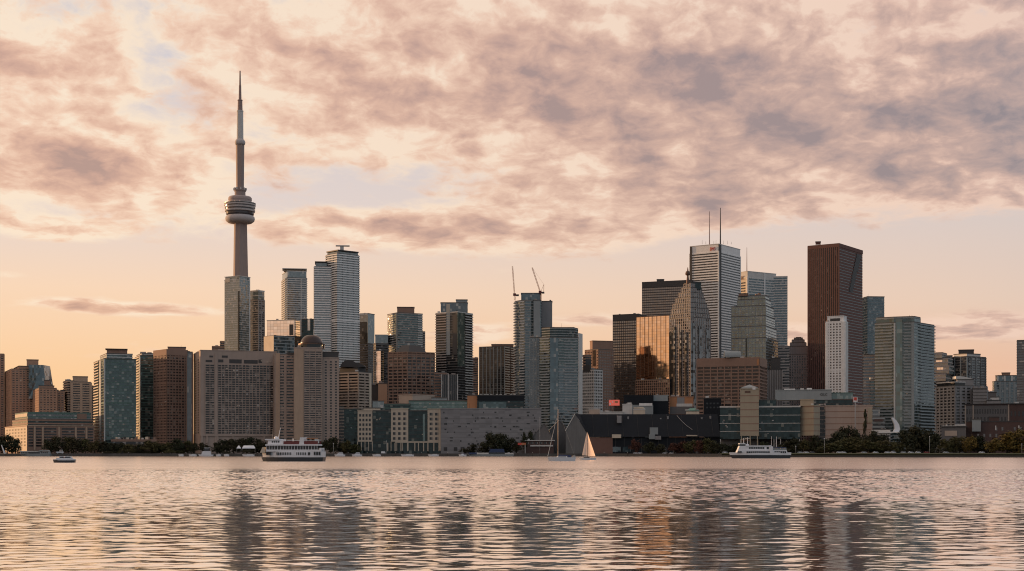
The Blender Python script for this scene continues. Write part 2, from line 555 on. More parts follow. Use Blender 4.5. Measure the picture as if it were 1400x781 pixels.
class Bld:
    """a building: an Empty at its foot and a child for every storey band, pier, roof and facade"""
    def __init__(s, name, label, foot, cat='building', group=None):
        cx, cy = foot.center()
        s.o = (cx, cy)
        s.root = empty(name, (cx, cy, GZ), label, cat, group)
        s.label = label
        s.roof = None

    def loc(s, poly):
        return [(p[0] - s.o[0], p[1] - s.o[1]) for p in poly]

    def vol(s, foot, ytop, core, ybot=None, band=None, pier=None, balc=None, part='facade', cap='roof', capm=None, z=None, grow=0.35, capdrop=0.0):
        D = foot.D
        z1 = Z(ytop, D) - GZ
        z0 = 0.0 if ybot is None else Z(ybot, D) - GZ
        if z:
            z0, z1 = z
        roofy = part in ('mechanical_box', 'upper_mechanical_box', 'plant_house', 'chimney', 'rooftop_unit', 'lantern', 'roof_plate', 'window_cleaning_beam', 'beam_post') and s.roof
        par = s.roof if roofy else s.root
        MB().prism(s.loc(foot.p), z0, z1).build(part, M[core], par)
        if band:
            m_, fh, frac, out = band[:4]
            nm = band[4] if len(band) > 4 else 'floor_band'
            edges = band[5] if len(band) > 5 else None
            n = max(1, int(round((z1 - z0) / fh)))
            n = min(n, 99)
            fh = (z1 - z0) / n
            mb = MB()
            if edges is None:
                mb.prism(s.loc(foot.off(out)), 0, fh * frac)
            else:
                for e_ in edges:
                    s._strip(mb, foot, e_, 0.0, 1.0, out, 0, fh * frac)
            me = mb.mesh(nm, M[m_], True)
            mech = {int(n * rnd.uniform(0.3, 0.7))} if n > 22 and edges is None and frac < 0.6 else set()
            for i in range(n):
                bo = link(nm if i not in mech else 'plant_storey', me, s.root, (0, 0, z0 + i * fh + fh * (1 - frac)))
                if i in mech:
                    bo.location.z -= fh * 0.3
                    bo.scale.z = 1 + 0.3 / frac
        if balc:
            for bc in (balc if isinstance(balc, list) else [balc]):
                m_, fh, h, dep, e_, f0, f1 = bc[:7]
                n = min(99, max(1, int(round((z1 - z0) / fh))))
                fh = (z1 - z0) / n
                mb = MB()
                s._strip(mb, foot, e_, f0, f1, dep, 0, h)
                me = mb.mesh('balcony', M[m_], True)
                for i in range(n):
                    link('balcony', me, s.root, (0, 0, z0 + i * fh + fh * 0.5))
        if pier:
            m_, sp, wd, out, edges = pier[:5]
            nm = pier[5] if len(pier) > 5 else 'pier'
            ins = pier[6] if len(pier) > 6 else 0.0
            for e_ in edges:
                a, b, e, nn, L = foot.edge(e_)
                n = max(1, int(round((L - ins) / sp)))
                n = min(n, 60)
                me = None
                for i in range(n + 1):
                    q = a + e * (ins / 2 + (L - ins) * i / n)
                    if me is None:
                        h = e * wd / 2
                        poly = [tuple(-h), tuple(-h + nn * out), tuple(h + nn * out), tuple(h)]
                        poly = [poly[0], poly[1], poly[2], poly[3]]
                        ar = sum(poly[k_][0] * poly[(k_ + 1) % 4][1] - poly[(k_ + 1) % 4][0] * poly[k_][1] for k_ in range(4))
                        if ar < 0:
                            poly.reverse()
                        me = MB().prism(poly, z0, z1 + 0.011).mesh(nm, M[m_], True)
                    link(nm, me, s.root, (q.x - s.o[0], q.y - s.o[1], 0))
        if cap:
            cap_o = MB().prism(s.loc(foot.off(grow)), z1 + 0.02 - capdrop, z1 + 0.9).build(cap if not roofy else part + '_cap', M[capm or 'roof'], par)
            if not roofy:
                s.roof = cap_o
                if ybot is None or z1 - z0 > 12:
                    s.clutter(foot, z1 + 0.9)
        if band and core in ('window', 'darkglass', 'teal', 'greyglass', 'blue', 'tealdark', 'green') and not z:
            for e_ in range(len(foot.p)):
                a, b, e, nn, L = foot.edge(e_)
                if nn.y < -0.25 and L > 6:
                    n = min(16, int(L * (z1 - z0) / 160))
                    s.specks(foot, e_, n, ytop + 3, (HY - 12) if ybot is None else ybot - 1, out=0.16, mats=('pale', 'beige', 'bluegrey', 'concrete', 'cream'), seed=int(abs(a.x) * 7 + e_))
        return z0, z1

    def _strip(s, mb, foot, e_, f0, f1, out, z0, z1):
        a, b, e, nn, L = foot.edge(e_)
        p, q = a + e * L * f0, a + e * L * f1
        poly = s.loc([tuple(p - nn * 0.3), tuple(p + nn * out), tuple(q + nn * out), tuple(q - nn * 0.3)])
        ar = sum(poly[k_][0] * poly[(k_ + 1) % 4][1] - poly[(k_ + 1) % 4][0] * poly[k_][1] for k_ in range(4))
        if ar < 0:
            poly.reverse()
        mb.prism(poly, z0, z1)

    def strip(s, name, foot, e_, f0, f1, out, y0, y1, mat, parent=None):
        """a panel lying on one face between two fractions of its length and two rows"""
        D = foot.D
        mb = MB()
        s._strip(mb, foot, e_, f0, f1, out, Z(y1, D) - GZ, Z(y0, D) - GZ)
        return mb.build(name, M[mat], parent or s.root)

    def windows(s, foot, e_, f0, f1, nx, ytop, ybot, ny, mat='window', wf=0.55, hf=0.55, out=0.10, name='window', skip=0.0):
        """single windows, each an object of its own"""
        a, b, e, nn, L = foot.edge(e_)
        D = foot.D
        zt, zb = Z(ytop, D) - GZ, Z(ybot, D) - GZ
        cw, chh = L * (f1 - f0) / nx, (zt - zb) / ny
        h = e * cw * wf / 2
        poly = [tuple(-h - nn * 0.2), tuple(-h + nn * out), tuple(h + nn * out), tuple(h - nn * 0.2)]
        ar = sum(poly[k_][0] * poly[(k_ + 1) % 4][1] - poly[(k_ + 1) % 4][0] * poly[k_][1] for k_ in range(4))
        if ar < 0:
            poly.reverse()
        me = MB().prism(poly, 0, chh * hf).mesh(name, M[mat], True)
        for i in range(nx):
            for j in range(ny):
                if skip and rnd.random() < skip:
                    continue
                q = a + e * (L * f0 + cw * (i + 0.5))
                link(name, me, s.root, (q.x - s.o[0], q.y - s.o[1], zb + chh * (j + 0.5 - hf / 2)))

    def specks(s, foot, e_, n, y0, y1, f0=0.03, f1=0.97, out=0.5, mats=('cream', 'pale', 'beige'), name='window_glint_panel', seed=1):
        """scattered pale panels that paint in bright lit or reflecting windows"""
        r = random.Random(seed)
        for i in range(n):
            q, y = r.uniform(f0, f1), r.uniform(y0, y1)
            a, b, e, nn, L = foot.edge(e_)
            wd = r.uniform(1.0, 2.2) / L
            s.strip(name, foot, e_, q - wd / 2, q + wd / 2, out, y, y + r.uniform(0.9, 1.5), r.choice(mats))

    def clutter(s, foot, z1):
        """small plant boxes, vents and aerials that break the roof line"""
        c = foot.center()
        for i in range(rnd.randrange(2, 5)):
            p = foot.p[rnd.randrange(len(foot.p))]
            t = rnd.uniform(0.2, 0.85)
            x, y = c[0] + (p[0] - c[0]) * t - s.o[0], c[1] + (p[1] - c[1]) * t - s.o[1]
            if rnd.random() < 0.7:
                a, b_ = rnd.uniform(0.7, 2.2), rnd.uniform(0.7, 1.8)
                MB().box(x - a, x + a, y - b_, y + b_, z1, z1 + rnd.uniform(0.6, 2.0)).build('rooftop_unit', M[rnd.choice(('concrete', 'dark', 'pale', 'grey'))], s.roof)
            else:
                MB().bar((x, y, z1), (x, y, z1 + rnd.uniform(2.5, 6.0)), 0.13, 0.06, 5).build('aerial', M['dark'], s.roof)

    def units(s, foot, y, n=2, mat='concrete', hmax=3.0):
        """plant boxes on a roof"""
        z1 = Z(y, foot.D) - GZ + 0.9
        c = foot.center()
        for i in range(n):
            p = foot.p[rnd.randrange(len(foot.p))]
            t = rnd.uniform(0.1, 0.55)
            x, yy = c[0] + (p[0] - c[0]) * t - s.o[0], c[1] + (p[1] - c[1]) * t - s.o[1]
            a, b_ = rnd.uniform(1.2, 3.0), rnd.uniform(1.2, 2.6)
            MB().box(x - a, x + a, yy - b_, yy + b_, z1, z1 + rnd.uniform(1.0, hmax)).build('rooftop_unit', M[mat], s.roof or s.root)

    def rod(s, px, y0, y1, D, r, mat='steel', name='antenna', r2=None, dy=8.0):
        x = X(px, D) - s.o[0]
        return MB().bar((x, D + dy - s.o[1], Z(y0, D) - GZ), (x, D + dy - s.o[1], Z(y1, D) - GZ), r, r2 or r * 0.5).build(name, M[mat], s.roof or s.root)

# ------------------------------------------------------------------ water, ground, shore
def water_material():
    m, t, p = new_mat('lake_water')
    pos = t.n('ShaderNodeNewGeometry').outputs['Position']
    slope = None
    px, py, pz = t.sep(pos)
    far = t.step(py, 330.0, 440.0)                                   # beyond the modelled waves
    #            cycles per metre along x and y, weight along x and y, only where there are no modelled waves
    for i, (sx, sy, a, b, det, fo) in enumerate(((0.03, 0.08, 0.06, 0.16, 2, 1), (0.16, 0.45, 0.10, 0.32, 2, 1), (1.0, 1.9, 0.06, 0.09, 2, 0))):
        v = t.vm('ADD', t.vm('MULTIPLY', pos, (sx, sy, 1.0)), (11.3 * i, 5.1 * i, 0.0))
        c = t.vm('SUBTRACT', t.noise(v, 1.0, det, 0.5, out=1), (0.5, 0.5, 0.5))
        c = t.vm('MULTIPLY', c, (a, b, 0.0))
        if fo:
            c = t.vm('SCALE', c, far)
        slope = c if slope is None else t.vm('ADD', slope, c)
    gust = t.noise(t.vm('MULTIPLY', pos, (0.004, 0.014, 1.0)), 1.0, 3, 0.55)      # calmer and rougher lanes
    slope = t.vm('SCALE', slope, t.m('ADD', 0.45, t.m('MULTIPLY', gust, 1.0)))
    geo_n = t.n('ShaderNodeNewGeometry').outputs['Normal']
    t.put(p.inputs['Normal'], t.vm('NORMALIZE', t.vm('ADD', slope, geo_n)))
    rgh = t.m('ADD', 0.07, t.m('MULTIPLY', far, 0.17))
    p.inputs['Base Color'].default_value = (1.0, 0.86, 0.76, 1)
    p.inputs['Metallic'].default_value = 0.55
    t.put(p.inputs['Roughness'], rgh)
    p.inputs['IOR'].default_value = 1.333
    # the part of the light that is not mirrored meets the dark lake water
    mx = t.n('ShaderNodeMixShader')
    q = t.n('ShaderNodeBsdfPrincipled')
    t.put(q.inputs['Base Color'], (0.015, 0.025, 0.028))
    t.put(q.inputs['Roughness'], rgh)
    q.inputs['IOR'].default_value = 1.333
    nrm = p.inputs['Normal'].links[0].from_socket
    t.t.links.new(nrm, q.inputs['Normal'])
    p.inputs['Metallic'].default_value = 1.0
    mx.inputs[0].default_value = 0.90
    out = [n_ for n_ in t.t.nodes if n_.type == 'OUTPUT_MATERIAL'][0]
    t.t.links.new(q.outputs[0], mx.inputs[1])
    t.t.links.new(p.outputs[0], mx.inputs[2])
    t.t.links.new(mx.outputs[0], out.inputs[0])
    return m


def water_mesh():
    """the lake as one sheet: real waves on the stretch near the eye, level water all around it"""
    import numpy as np
    rr = np.random.RandomState(4)
    ys = [46.0]
    while ys[-1] < 440:
        ys.append(ys[-1] + 0.15 + 0.5 * (ys[-1] - 46) / 394)
    ys = np.array(ys)
    nc = 760
    u = np.linspace(-1, 1, nc)
    half = 40 + 0.42 * ys
    Xg, Yg = u[None, :] * half[:, None], np.repeat(ys[:, None], nc, 1)
    Zg = np.zeros_like(Xg)
    nw = 84
    lam = np.exp(np.linspace(math.log(0.5), math.log(3.6), nw))
    gust = 0.55 + 0.45 * np.sin(Xg / 37 + 1.3 * np.sin(Yg / 61) + 0.4) * np.sin(Yg / 23 + 0.8 * np.sin(Xg / 51)) + 0.25 * np.sin(Xg / 11 - Yg / 17)
    for i in range(nw):
        kk = 2 * math.pi / lam[i]
        th = math.pi / 2 + rr.normal(0, 0.72)
        amp = WAVE * math.sqrt(2 / nw) / kk * (1.15 if lam[i] < 5 else 0.8)
        Zg += amp * np.sin(kk * (math.cos(th) * Xg + math.sin(th) * Yg) + rr.uniform(0, 6.283))
    Zg *= np.clip(gust, 0.75, 1.25)
    Zg *= (0.175 + 0.825 * np.clip((ys - 92) / 120, 0, 1) ** 1.2)[:, None]
    t1 = np.clip((ys - 46) / 6, 0, 1) * np.clip((440 - ys) / 90, 0, 1)
    t2 = np.clip((1 - np.abs(u)) / 0.06, 0, 1)
    Zg *= t1[:, None] * t2[None, :]
    nr = len(ys)
    co = np.stack([Xg, Yg, Zg], -1).reshape(-1, 3)
    idx = np.arange(nr * nc).reshape(nr, nc)
    q = np.stack([idx[:-1, :-1], idx[:-1, 1:], idx[1:, 1:], idx[1:, :-1]], -1).reshape(-1, 4)
    base = len(co)
    y0, y1, h0, h1 = ys[0], ys[-1], half[0], half[-1]
    extra = np.array([(-16000, -9000, 0), (16000, -9000, 0), (16000, 1600, 0), (-16000, 1600, 0), (-h0, y0, 0), (h0, y0, 0), (h1, y1, 0), (-h1, y1, 0)], float)
    a = base
    q2 = np.array([(a, a + 1, a + 5, a + 4), (a + 1, a + 2, a + 6, a + 5), (a + 2, a + 3, a + 7, a + 6), (a + 3, a, a + 4, a + 7)])
    co = np.concatenate([co, extra])
    q = np.concatenate([q, q2])
    me = bpy.data.meshes.new('water')
    me.vertices.add(len(co))
    me.vertices.foreach_set('co', co.ravel())
    me.loops.add(q.size)
    me.loops.foreach_set('vertex_index', q.ravel().astype(np.int32))
    me.polygons.add(len(q))
    me.polygons.foreach_set('loop_start', np.arange(0, q.size, 4, dtype=np.int32))
    me.polygons.foreach_set('use_smooth', np.ones(len(q), bool))
    me.update(calc_edges=True)
    me.validate()
    me.materials.append(water_material())
    return me


WAVE = 0.17
tag(link('water', water_mesh()), kind='structure')

SHORE = [(-5200, 1700), (-760, 1420), (-320, 1392), (93, 1386), (185, 1255), (232, 1190), (430, 1143), (900, 1100), (5200, 900)]
gm = wall('city_ground_mat', (0.075, 0.070, 0.062), 0.3)
mb = MB()
top = [(x, y + 0.9) for x, y in SHORE]
mb.face([(x, y, GZ) for x, y in top] + [(40000, 900, GZ), (40000, 40000, GZ), (-40000, 40000, GZ), (-40000, 1700, GZ)])
tag(mb.build('ground', gm), kind='structure')


def ribbon(name, mat, pts, depth, z0, z1, label=None, cat=None, kind=None):
    mb = MB()
    for (x0, y0), (x1, y1) in zip(pts, pts[1:]):
        a = [(x0, y0), (x1, y1), (x1, y1 + depth), (x0, y0 + depth)]
        mb.prism(a, z0, z1, caps=True)
    return tag(mb.build(name, mat), label, cat, kind=kind)


i0 = 3
ribbon('seawall', wall('seawall_concrete', (0.085, 0.08, 0.075), 0.3, streak=0.35), SHORE[:5], 1.2, -1.0, GZ + 0.25, 'long dark concrete seawall along the waterline in the left and middle of the picture', 'seawall')
ribbon('seawall', wall('seawall_timber', (0.06, 0.055, 0.048), 0.3, streak=0.35), SHORE[4:], 1.2, -1.0, 1.5, 'low dark seawall under the grass bank on the right', 'seawall')
# the grass bank on the right
gmat, t, p = new_mat('bank_grass')
pos = t.n('ShaderNodeNewGeometry').outputs['Position']
t.put(p.inputs['Base Color'], t.mix(t.noise(pos, 0.25, 5, 0.6), (0.035, 0.045, 0.018), (0.085, 0.085, 0.035)))
p.inputs['Roughness'].default_value = 0.95
mb = MB()
bank_pts = SHORE[4:]
for (x0, y0), (x1, y1) in zip(bank_pts, bank_pts[1:]):
    mb.face([(x0, y0 + 1.0, 1.45), (x1, y1 + 1.0, 1.45), (x1, y1 + 9, 3.3), (x0, y0 + 9, 3.3)])
    mb.face([(x0, y0 + 9, 3.3), (x1, y1 + 9, 3.3), (x1, y1 + 60, 3.34), (x0, y0 + 60, 3.34)])
tag(mb.build('grass_bank', gmat), kind='structure')
mb = MB()
for (x0, y0), (x1, y1) in zip(bank_pts, bank_pts[1:]):
    mb.face([(x0, y0 + 11, 3.35), (x1, y1 + 11, 3.35), (x1, y1 + 17, 3.36), (x0, y0 + 17, 3.36)])
tag(mb.build('shore_road', wall('asphalt', (0.05, 0.05, 0.052), 0.2)), kind='structure')

# ------------------------------------------------------------------ the tall concrete tower
def spire_tower():
    D = 2050.0
    cxp = 328.2
    f0 = round_foot(cxp, 16, D)
    b = Bld('observation_tower', 'very tall slender concrete tower with a round pod and needle, highest thing in the skyline', f0, 'tower')
    b.root.location.y = D
    b.o = (X(cxp, D), D)
    r = lambda px: px / F * D
    z = lambda py: Z(py, D) - GZ
    conc = wall('tower_concrete', (0.30, 0.235, 0.215), 0.06, streak=0.12)
    # three-legged shaft, tapering upward
    def star(rad, core, rot=0.35):
        pts = []
        for i in range(3):
            a = rot + i * 2 * math.pi / 3
            wdt = core * 0.42
            ca, sa = math.cos(a), math.sin(a)
            pts += [(ca * rad + sa * wdt, sa * rad - ca * wdt), (ca * rad - sa * wdt, sa * rad + ca * wdt)]
            a2 = a + math.pi / 3
            pts.append((math.cos(a2) * core * 0.86, math.sin(a2) * core * 0.86))
        return pts
    lv = [(0, 33, 11), (60, 25, 10), (140, 17.5, 9.2), (235, 11.4, 8.4), (z(305), 9.4, 8.0)]
    mb = MB()
    for (za, ra, ca), (zb, rb, cb) in zip(lv, lv[1:]):
        mb.prism(star(ra, ca), za, zb, star(rb, cb), caps=False)
    mb.build('shaft', conc, b.root)
    pod = wall('pod_cladding', (0.46, 0.42, 0.41), 0.05)
    drk = plain('pod_window', (0.05, 0.045, 0.05), 0.15)
    MB().lathe([(r(7.6), z(306.2)), (r(16), z(305)), (r(19.2), z(302.5)), (r(20), z(299.5)), (r(19.4), z(296.8)), (r(17.5), z(295)), (r(8), z(294.6))], 56).build('radome', pod, b.root)
    MB().lathe([(r(17.8), z(295.2)), (r(18.8), z(293.6)), (r(19.2), z(291)), (r(18.5), z(290))], 56, smooth=False).build('pod_window_ring', drk, b.root)
    MB().lathe([(r(18.6), z(290.4)), (r(20.2), z(289.8)), (r(20.4), z(287.6)), (r(19.2), z(287.2))], 56, smooth=False).build('pod_ring', pod, b.root)
    MB().lathe([(r(19.4), z(287.3)), (r(19.6), z(285.6))], 56, smooth=False).build('pod_window_ring', drk, b.root)
    MB().lathe([(r(19.7), z(285.7)), (r(20.5), z(285.4)), (r(20.7), z(283.4)), (r(20.2), z(283.2))], 56, smooth=False).build('pod_ring', pod, b.root)
    MB().lathe([(r(20.0), z(283.3)), (r(20.1), z(281.9))], 56, smooth=False).build('pod_window_ring', drk, b.root)
    MB().lathe([(r(20.3), z(282)), (r(21.1), z(281.6)), (r(21.1), z(279.8)), (r(16.6), z(279.4))], 56, smooth=False).build('pod_ring', pod, b.root)
    MB().lathe([(r(15.4), z(279.6)), (r(15.6), z(274.2)), (r(15.9), z(274)), (r(15.9), z(271.2)), (r(14.6), z(269.4)), (r(9), z(268.6))], 48, smooth=False).build('pod_drum', wall('drum_cladding', (0.40, 0.32, 0.30), 0.05), b.root)
    MB().lathe([(r(20.7), z(279.0)), (r(21.2), z(278.9)), (r(21.2), z(278.2)), (r(20.7), z(278.1))], 56, smooth=False).build('railing', M['steel'], b.root)
    for i in range(18):
        a = i * math.pi / 9
        MB().bar((r(20.8) * math.cos(a), r(20.8) * math.sin(a), z(279.8)), (r(21.4) * math.cos(a), r(21.4) * math.sin(a), z(277.4)), 0.2, n=4).build('railing_post', M['steel'], b.root)
    MB().lathe([(r(7.4), z(268.8)), (r(7.3), z(262)), (r(8.1), z(261.8)), (r(8.2), z(257.6)), (r(5.6), z(257.2))], 24, smooth=False).build('collar', conc, b.root)
    for i in range(10):
        a = i * math.pi / 5
        mb = MB()
        mb.box(r(8.4) * math.cos(a) - 0.8, r(8.4) * math.cos(a) + 0.8, r(8.4) * math.sin(a) - 0.8, r(8.4) * math.sin(a) + 0.8, z(260.5), z(257.4))
        mb.build('dish_antenna', M['pale'], b.root)
    hexa = lambda q: [(q * math.cos(i * math.pi / 3), q * math.sin(i * math.pi / 3)) for i in range(6)]
    MB().prism(hexa(r(5.3)), z(258), z(196.5), hexa(r(5.9))).build('upper_shaft', conc, b.root)
    MB().lathe([(r(5.6), z(198.8)), (r(6.9), z(197)), (r(7.1), z(194.4)), (r(6.4), z(192.4)), (r(4.8), z(190.6))], 32).build('sky_pod', pod, b.root)
    MB().lathe([(r(4.6), z(191)), (r(4.3), z(153.4)), (r(4.6), z(153)), (r(4.6), z(151.6)), (r(3.8), z(151.4))], 20, smooth=False).build('mast_base', M['pale'], b.root)
    MB().lathe([(r(3.5), z(151.8)), (r(3.1), z(138.4)), (r(3.5), z(138)), (r(3.5), z(136.8)), (r(2.0), z(136.6))], 16, smooth=False).build('mast_middle', M['mast'], b.root)
    MB().lathe([(r(2.0), z(137)), (r(1.6), z(117)), (r(1.25), z(116.6)), (r(0.85), z(97))], 10, smooth=False).build('needle', M['mast'], b.root)


spire_tower()

# ------------------------------------------------------------------ far left blocks
f = front(-45, 5.5, 1800, 30)
b = Bld('apartment_tower', 'brown brick apartment tower cut off by the left edge of the picture', f)
b.vol(f, 484, 'window', band=('brick', 2.9, 0.6, 0.25), pier=('brick', 4.2, 1.6, 0.4, (0, 1)))

f = box2(7, 16, 50, 1750, 84)
b = Bld('apartment_tower', 'orange brown apartment tower with a sloping glass corner at its top right', f)
b.vol(f, 505, 'window', band=('brick', 2.9, 0.62, 0.25), pier=('brick', 4.0, 1.7, 0.4, (0, 3)))
f2 = box2(19, 26, 54, 1754, 84)
b.vol(f2, 501, 'brick', 505)
f3 = front(36.5, 52.5, 1762, 12)
b.vol(f3, 492.5, 'brick', 501, part='mechanical_box')
a_, b_ = X(38, 1749), X(60.5, 1749)
poly = b.loc([(a_, 1752), (b_, 1760), (b_ + 2, 1785), (a_, 1785)])
tp = b.loc([(a_, 1752), (X(56.5, 1752), 1760), (X(56.5, 1752), 1785), (a_, 1785)])
MB().prism(poly, Z(545, 1750) - GZ, Z(498.5, 1750) - GZ, tp).build('glass_wedge', M['blue'], b.root)
b.vol(front(47, 60.5, 1764, 22), 540, 'brick', band=('brick', 2.9, 0.62, 0.25))

f = box2(44, 54, 77, 1690, 84)
b = Bld('apartment_tower', 'short orange brown apartment block left of the banded balcony tower', f)
b.vol(f, 531, 'window', band=('brick', 2.9, 0.62, 0.25), pier=('brick', 4.0, 1.7, 0.4, (0, 3)))
b.vol(front(53, 74, 1706, 14), 528, 'brick', 531)
b.vol(front(60.5, 68.5, 1708, 8), 520.5, 'brown', 528, part='mechanical_box')
f2 = front(74, 87.5, 1715, 24)
b.vol(f2, 535, 'window', band=('brick', 2.9, 0.62, 0.25), pier=('brick', 4.0, 1.6, 0.4, (0,)))
b.units(f, 531, 2, 'brown')

f = box2(87, 93, 101, 1720, 80)
b = Bld('apartment_tower', 'stepped beige apartment tower with dark balcony stripes, left of the first teal glass tower', f)
b.vol(f, 521, 'window', band=('tan', 2.9, 0.5, 0.9, 'balcony'))
f2 = front(98, 124, 1722, 26)
b.vol(f2, 523, 'window', band=('tan', 2.9, 0.52, 0.5, 'balcony'), pier=('tan', 13, 3.0, 0.7, (0,)))
f3 = front(99.5, 120, 1729, 20)
b.vol(f3, 515.5, 'tan', 523, part='mechanical_box')
b.vol(front(122, 131, 1730, 22), 529, 'window', band=('tan', 2.9, 0.55, 0.4))

# long low residence in front of them
f = box2(7, 37, 129, 1445, 80)
b = Bld('warehouse_residence', 'long low beige building with a sunlit left end and green glass upper terraces', f)
b.vol(f, 582.5, 'brown', cap='cornice', capm='tan')
b.strip('sunlit_end_wall', f, 3, 0.0, 1.0, 0.08, 583, 617, 'cream')  # cream sheet paints the sun onto this end of the brown walls
b.windows(f, 3, 0.03, 0.97, 7, 584.5, 611, 6, wf=0.5, hf=0.5, out=0.2)
a0 = [(0.02, 0.09), (0.13, 0.21), (0.25, 0.43), (0.51, 0.70), (0.74, 0.86), (0.90, 0.98)]
for q0, q1 in a0:
    for j in range(7):
        y = 585.0 + j * 3.9
        b.strip('window', f, 0, q0, q1, 0.12, y, y + 2.2, 'window')
for q in (0.11, 0.23, 0.47, 0.72, 0.88):
    b.strip('pilaster', f, 0, q - 0.012, q + 0.012, 0.5, 583.2, 616, 'tan')
f2 = box2(17, 38, 126, 1455, 80)
b.vol(f2, 573.5, 'tealdark', 582.5, band=('brown', 3.1, 0.42, 0.3))
f3 = box2(21, 38, 124, 1460, 80)
b.vol(f3, 564.5, 'greyglass', 573.5, band=('greenmetal', 3.2, 0.4, 0.3), capm='greenmetal')
b.strip('stair_core', f3, 0, 0.78, 0.93, 1.2, 564.8, 574, 'brown')
b.strip('end_pavilion', f3, 3, 0.02, 0.98, 0.5, 565, 569.5, 'cream')
b.units(f3, 564.5, 3)

# teal pair
f = box2(128.5, 142, 186, 1490, 82)
b = Bld('glass_tower', 'broad teal glass tower on the left with a sunlit strip of balconies', f)
b.vol(f, 491, 'teal', band=('greenmetal', 3.0, 0.22, 0.12), balc=[('cream', 3.0, 1.1, 1.3, 3, 0.05, 0.55)])
f2 = box2(137, 146, 181, 1494, 82)
b.vol(f2, 484, 'teal', 491, band=('pale', 3.0, 0.3, 0.3))
b.vol(front(146, 174, 1505, 16), 478, 'brown', 484, part='mechanical_box')
b.vol(front(144, 174.5, 1503, 19), 476.6, 'roof', None, z=(Z(477.7, 1505) - GZ, Z(476.9, 1505) - GZ), part='roof_canopy', cap=None)
b.strip('corner_column', f, 0, 0.0, 0.04, 0.5, 491, 606, 'pale')
b.specks(f, 0, 16, 492, 600, 0.06, 0.97, 0.22, ('bluegrey', 'icy', 'grey'), seed=8)
b.strip('corner_column', f, 3, 0.6, 0.72, 0.5, 491, 606, 'pale')

f = box2(184.5, 192, 213, 1570, 82)
b = Bld('glass_tower', 'narrow teal glass tower with a bright sunlit edge, left of the brown slab tower', f)
b.vol(f, 487, 'teal', band=('greenmetal', 3.0, 0.22, 0.15), balc=[('cream', 3.0, 1.2, 1.2, 3, 0.1, 0.9)])
b.vol(box2(187, 194, 212, 1574, 82), 483.8, 'teal', 487, band=('pale', 3.0, 0.3, 0.2))
b.units(f, 484, 2)
b.strip('corner_column', f, 3, 0.9, 1.0, 0.5, 487, 600, 'pale')

# brown slab tower and the two hotel slabs
f = box2(210.5, 228, 256, 1500, 64)
b = Bld('hotel_tower', 'brown square tower with even rows of dark windows, left of the wide grey slab', f)
b.vol(f, 478.5, 'window', band=('brown', 3.05, 0.50, 0.3), pier=('brown', 3.4, 0.9, 0.45, (0, 3)), capm='brown', grow=0.6, capdrop=5.5, cap='parapet')
b.vol(front(229.5, 254, 1512, 16), 475.3, 'brown', 478.5, part='mechanical_box')
f2 = front(254.5, 263, 1515, 16)
b.vol(f2, 482, 'greyglass', pier=('brown', 5.5, 1.6, 0.4, (0,)))

f = box2(261.5, 274, 378.5, 1468, 84)
b = Bld('slab_hotel', 'wide grey concrete slab with a grid of windows and blank left flank', f)
b.vol(f, 479.5, 'hotel', cap='parapet', capm='hotel', grow=0.25)
a, bb, e, nn, L = f.edge(0)
fr = lambda px: (px - 274.0) / (378.5 - 274.0)
D0 = 1468
# recessed field of windows: storeys of glass between thin floor bands and piers
for (p0, p1, y0, y1) in ((280.5, 293, 498, 593.5), (297.5, 373.5, 498, 593.5)):
    b.strip('window_field', f, 0, fr(p0), fr(p1), 0.12, y0, y1, 'window')
    n = 30
    for j in range(n + 1):
        y = y0 + (y1 - y0) * j / n
        b.strip('floor_band', f, 0, fr(p0), fr(p1), 0.42, y - 0.48, y + 0.48, 'hotel')
    k_ = max(2, int((p1 - p0) / 4.75))
    for j in range(k_ + 1):
        q = p0 + (p1 - p0) * j / k_
        b.strip('pier', f, 0, fr(q) - 0.0035, fr(q) + 0.0035, 0.7, y0, y1, 'hotel')
b.strip('pier', f, 0, fr(293.6), fr(296.9), 0.9, 482, 607, 'hotel')
b.strip('pier', f, 0, fr(374), fr(378.4), 0.9, 482, 607, 'tan')
for p0, p1, y0, y1 in ((313, 330, 490.5, 496), (333, 352, 491, 496), (353, 358, 490, 495), (303, 311, 485.5, 488.5), (286, 291, 486, 488.5), (298, 305, 491, 495), (281, 290, 492, 495)):
    b.strip('louvre', f, 0, fr(p0), fr(p1), 0.15, y0, y1, 'dark')
b.strip('transfer_beam', f, 0, 0.0, 1.0, 1.1, 593.8, 596.5, 'hotel')
for q in (276, 283, 297, 318, 340, 361, 376):
    b.strip('leg', f, 0, fr(q) - 0.012, fr(q) + 0.012, 1.2, 596.6, 612, 'hotel')
b.windows(f, 3, 0.12, 0.92, 3, 489, 593, 30, wf=0.5, hf=0.6)
b.specks(f, 0, 48, 499, 592, fr(298), fr(373), 0.25, seed=3)
b.specks(f, 0, 9, 499, 592, fr(281), fr(292), 0.25, seed=4)
b.specks(f, 0, 3, 489, 494, fr(355), fr(372), 0.6, ('cream',), 'louvre_glint_panel', seed=5)  # cream panels painted in for bright specks of light
b.units(f, 479.5, 3)

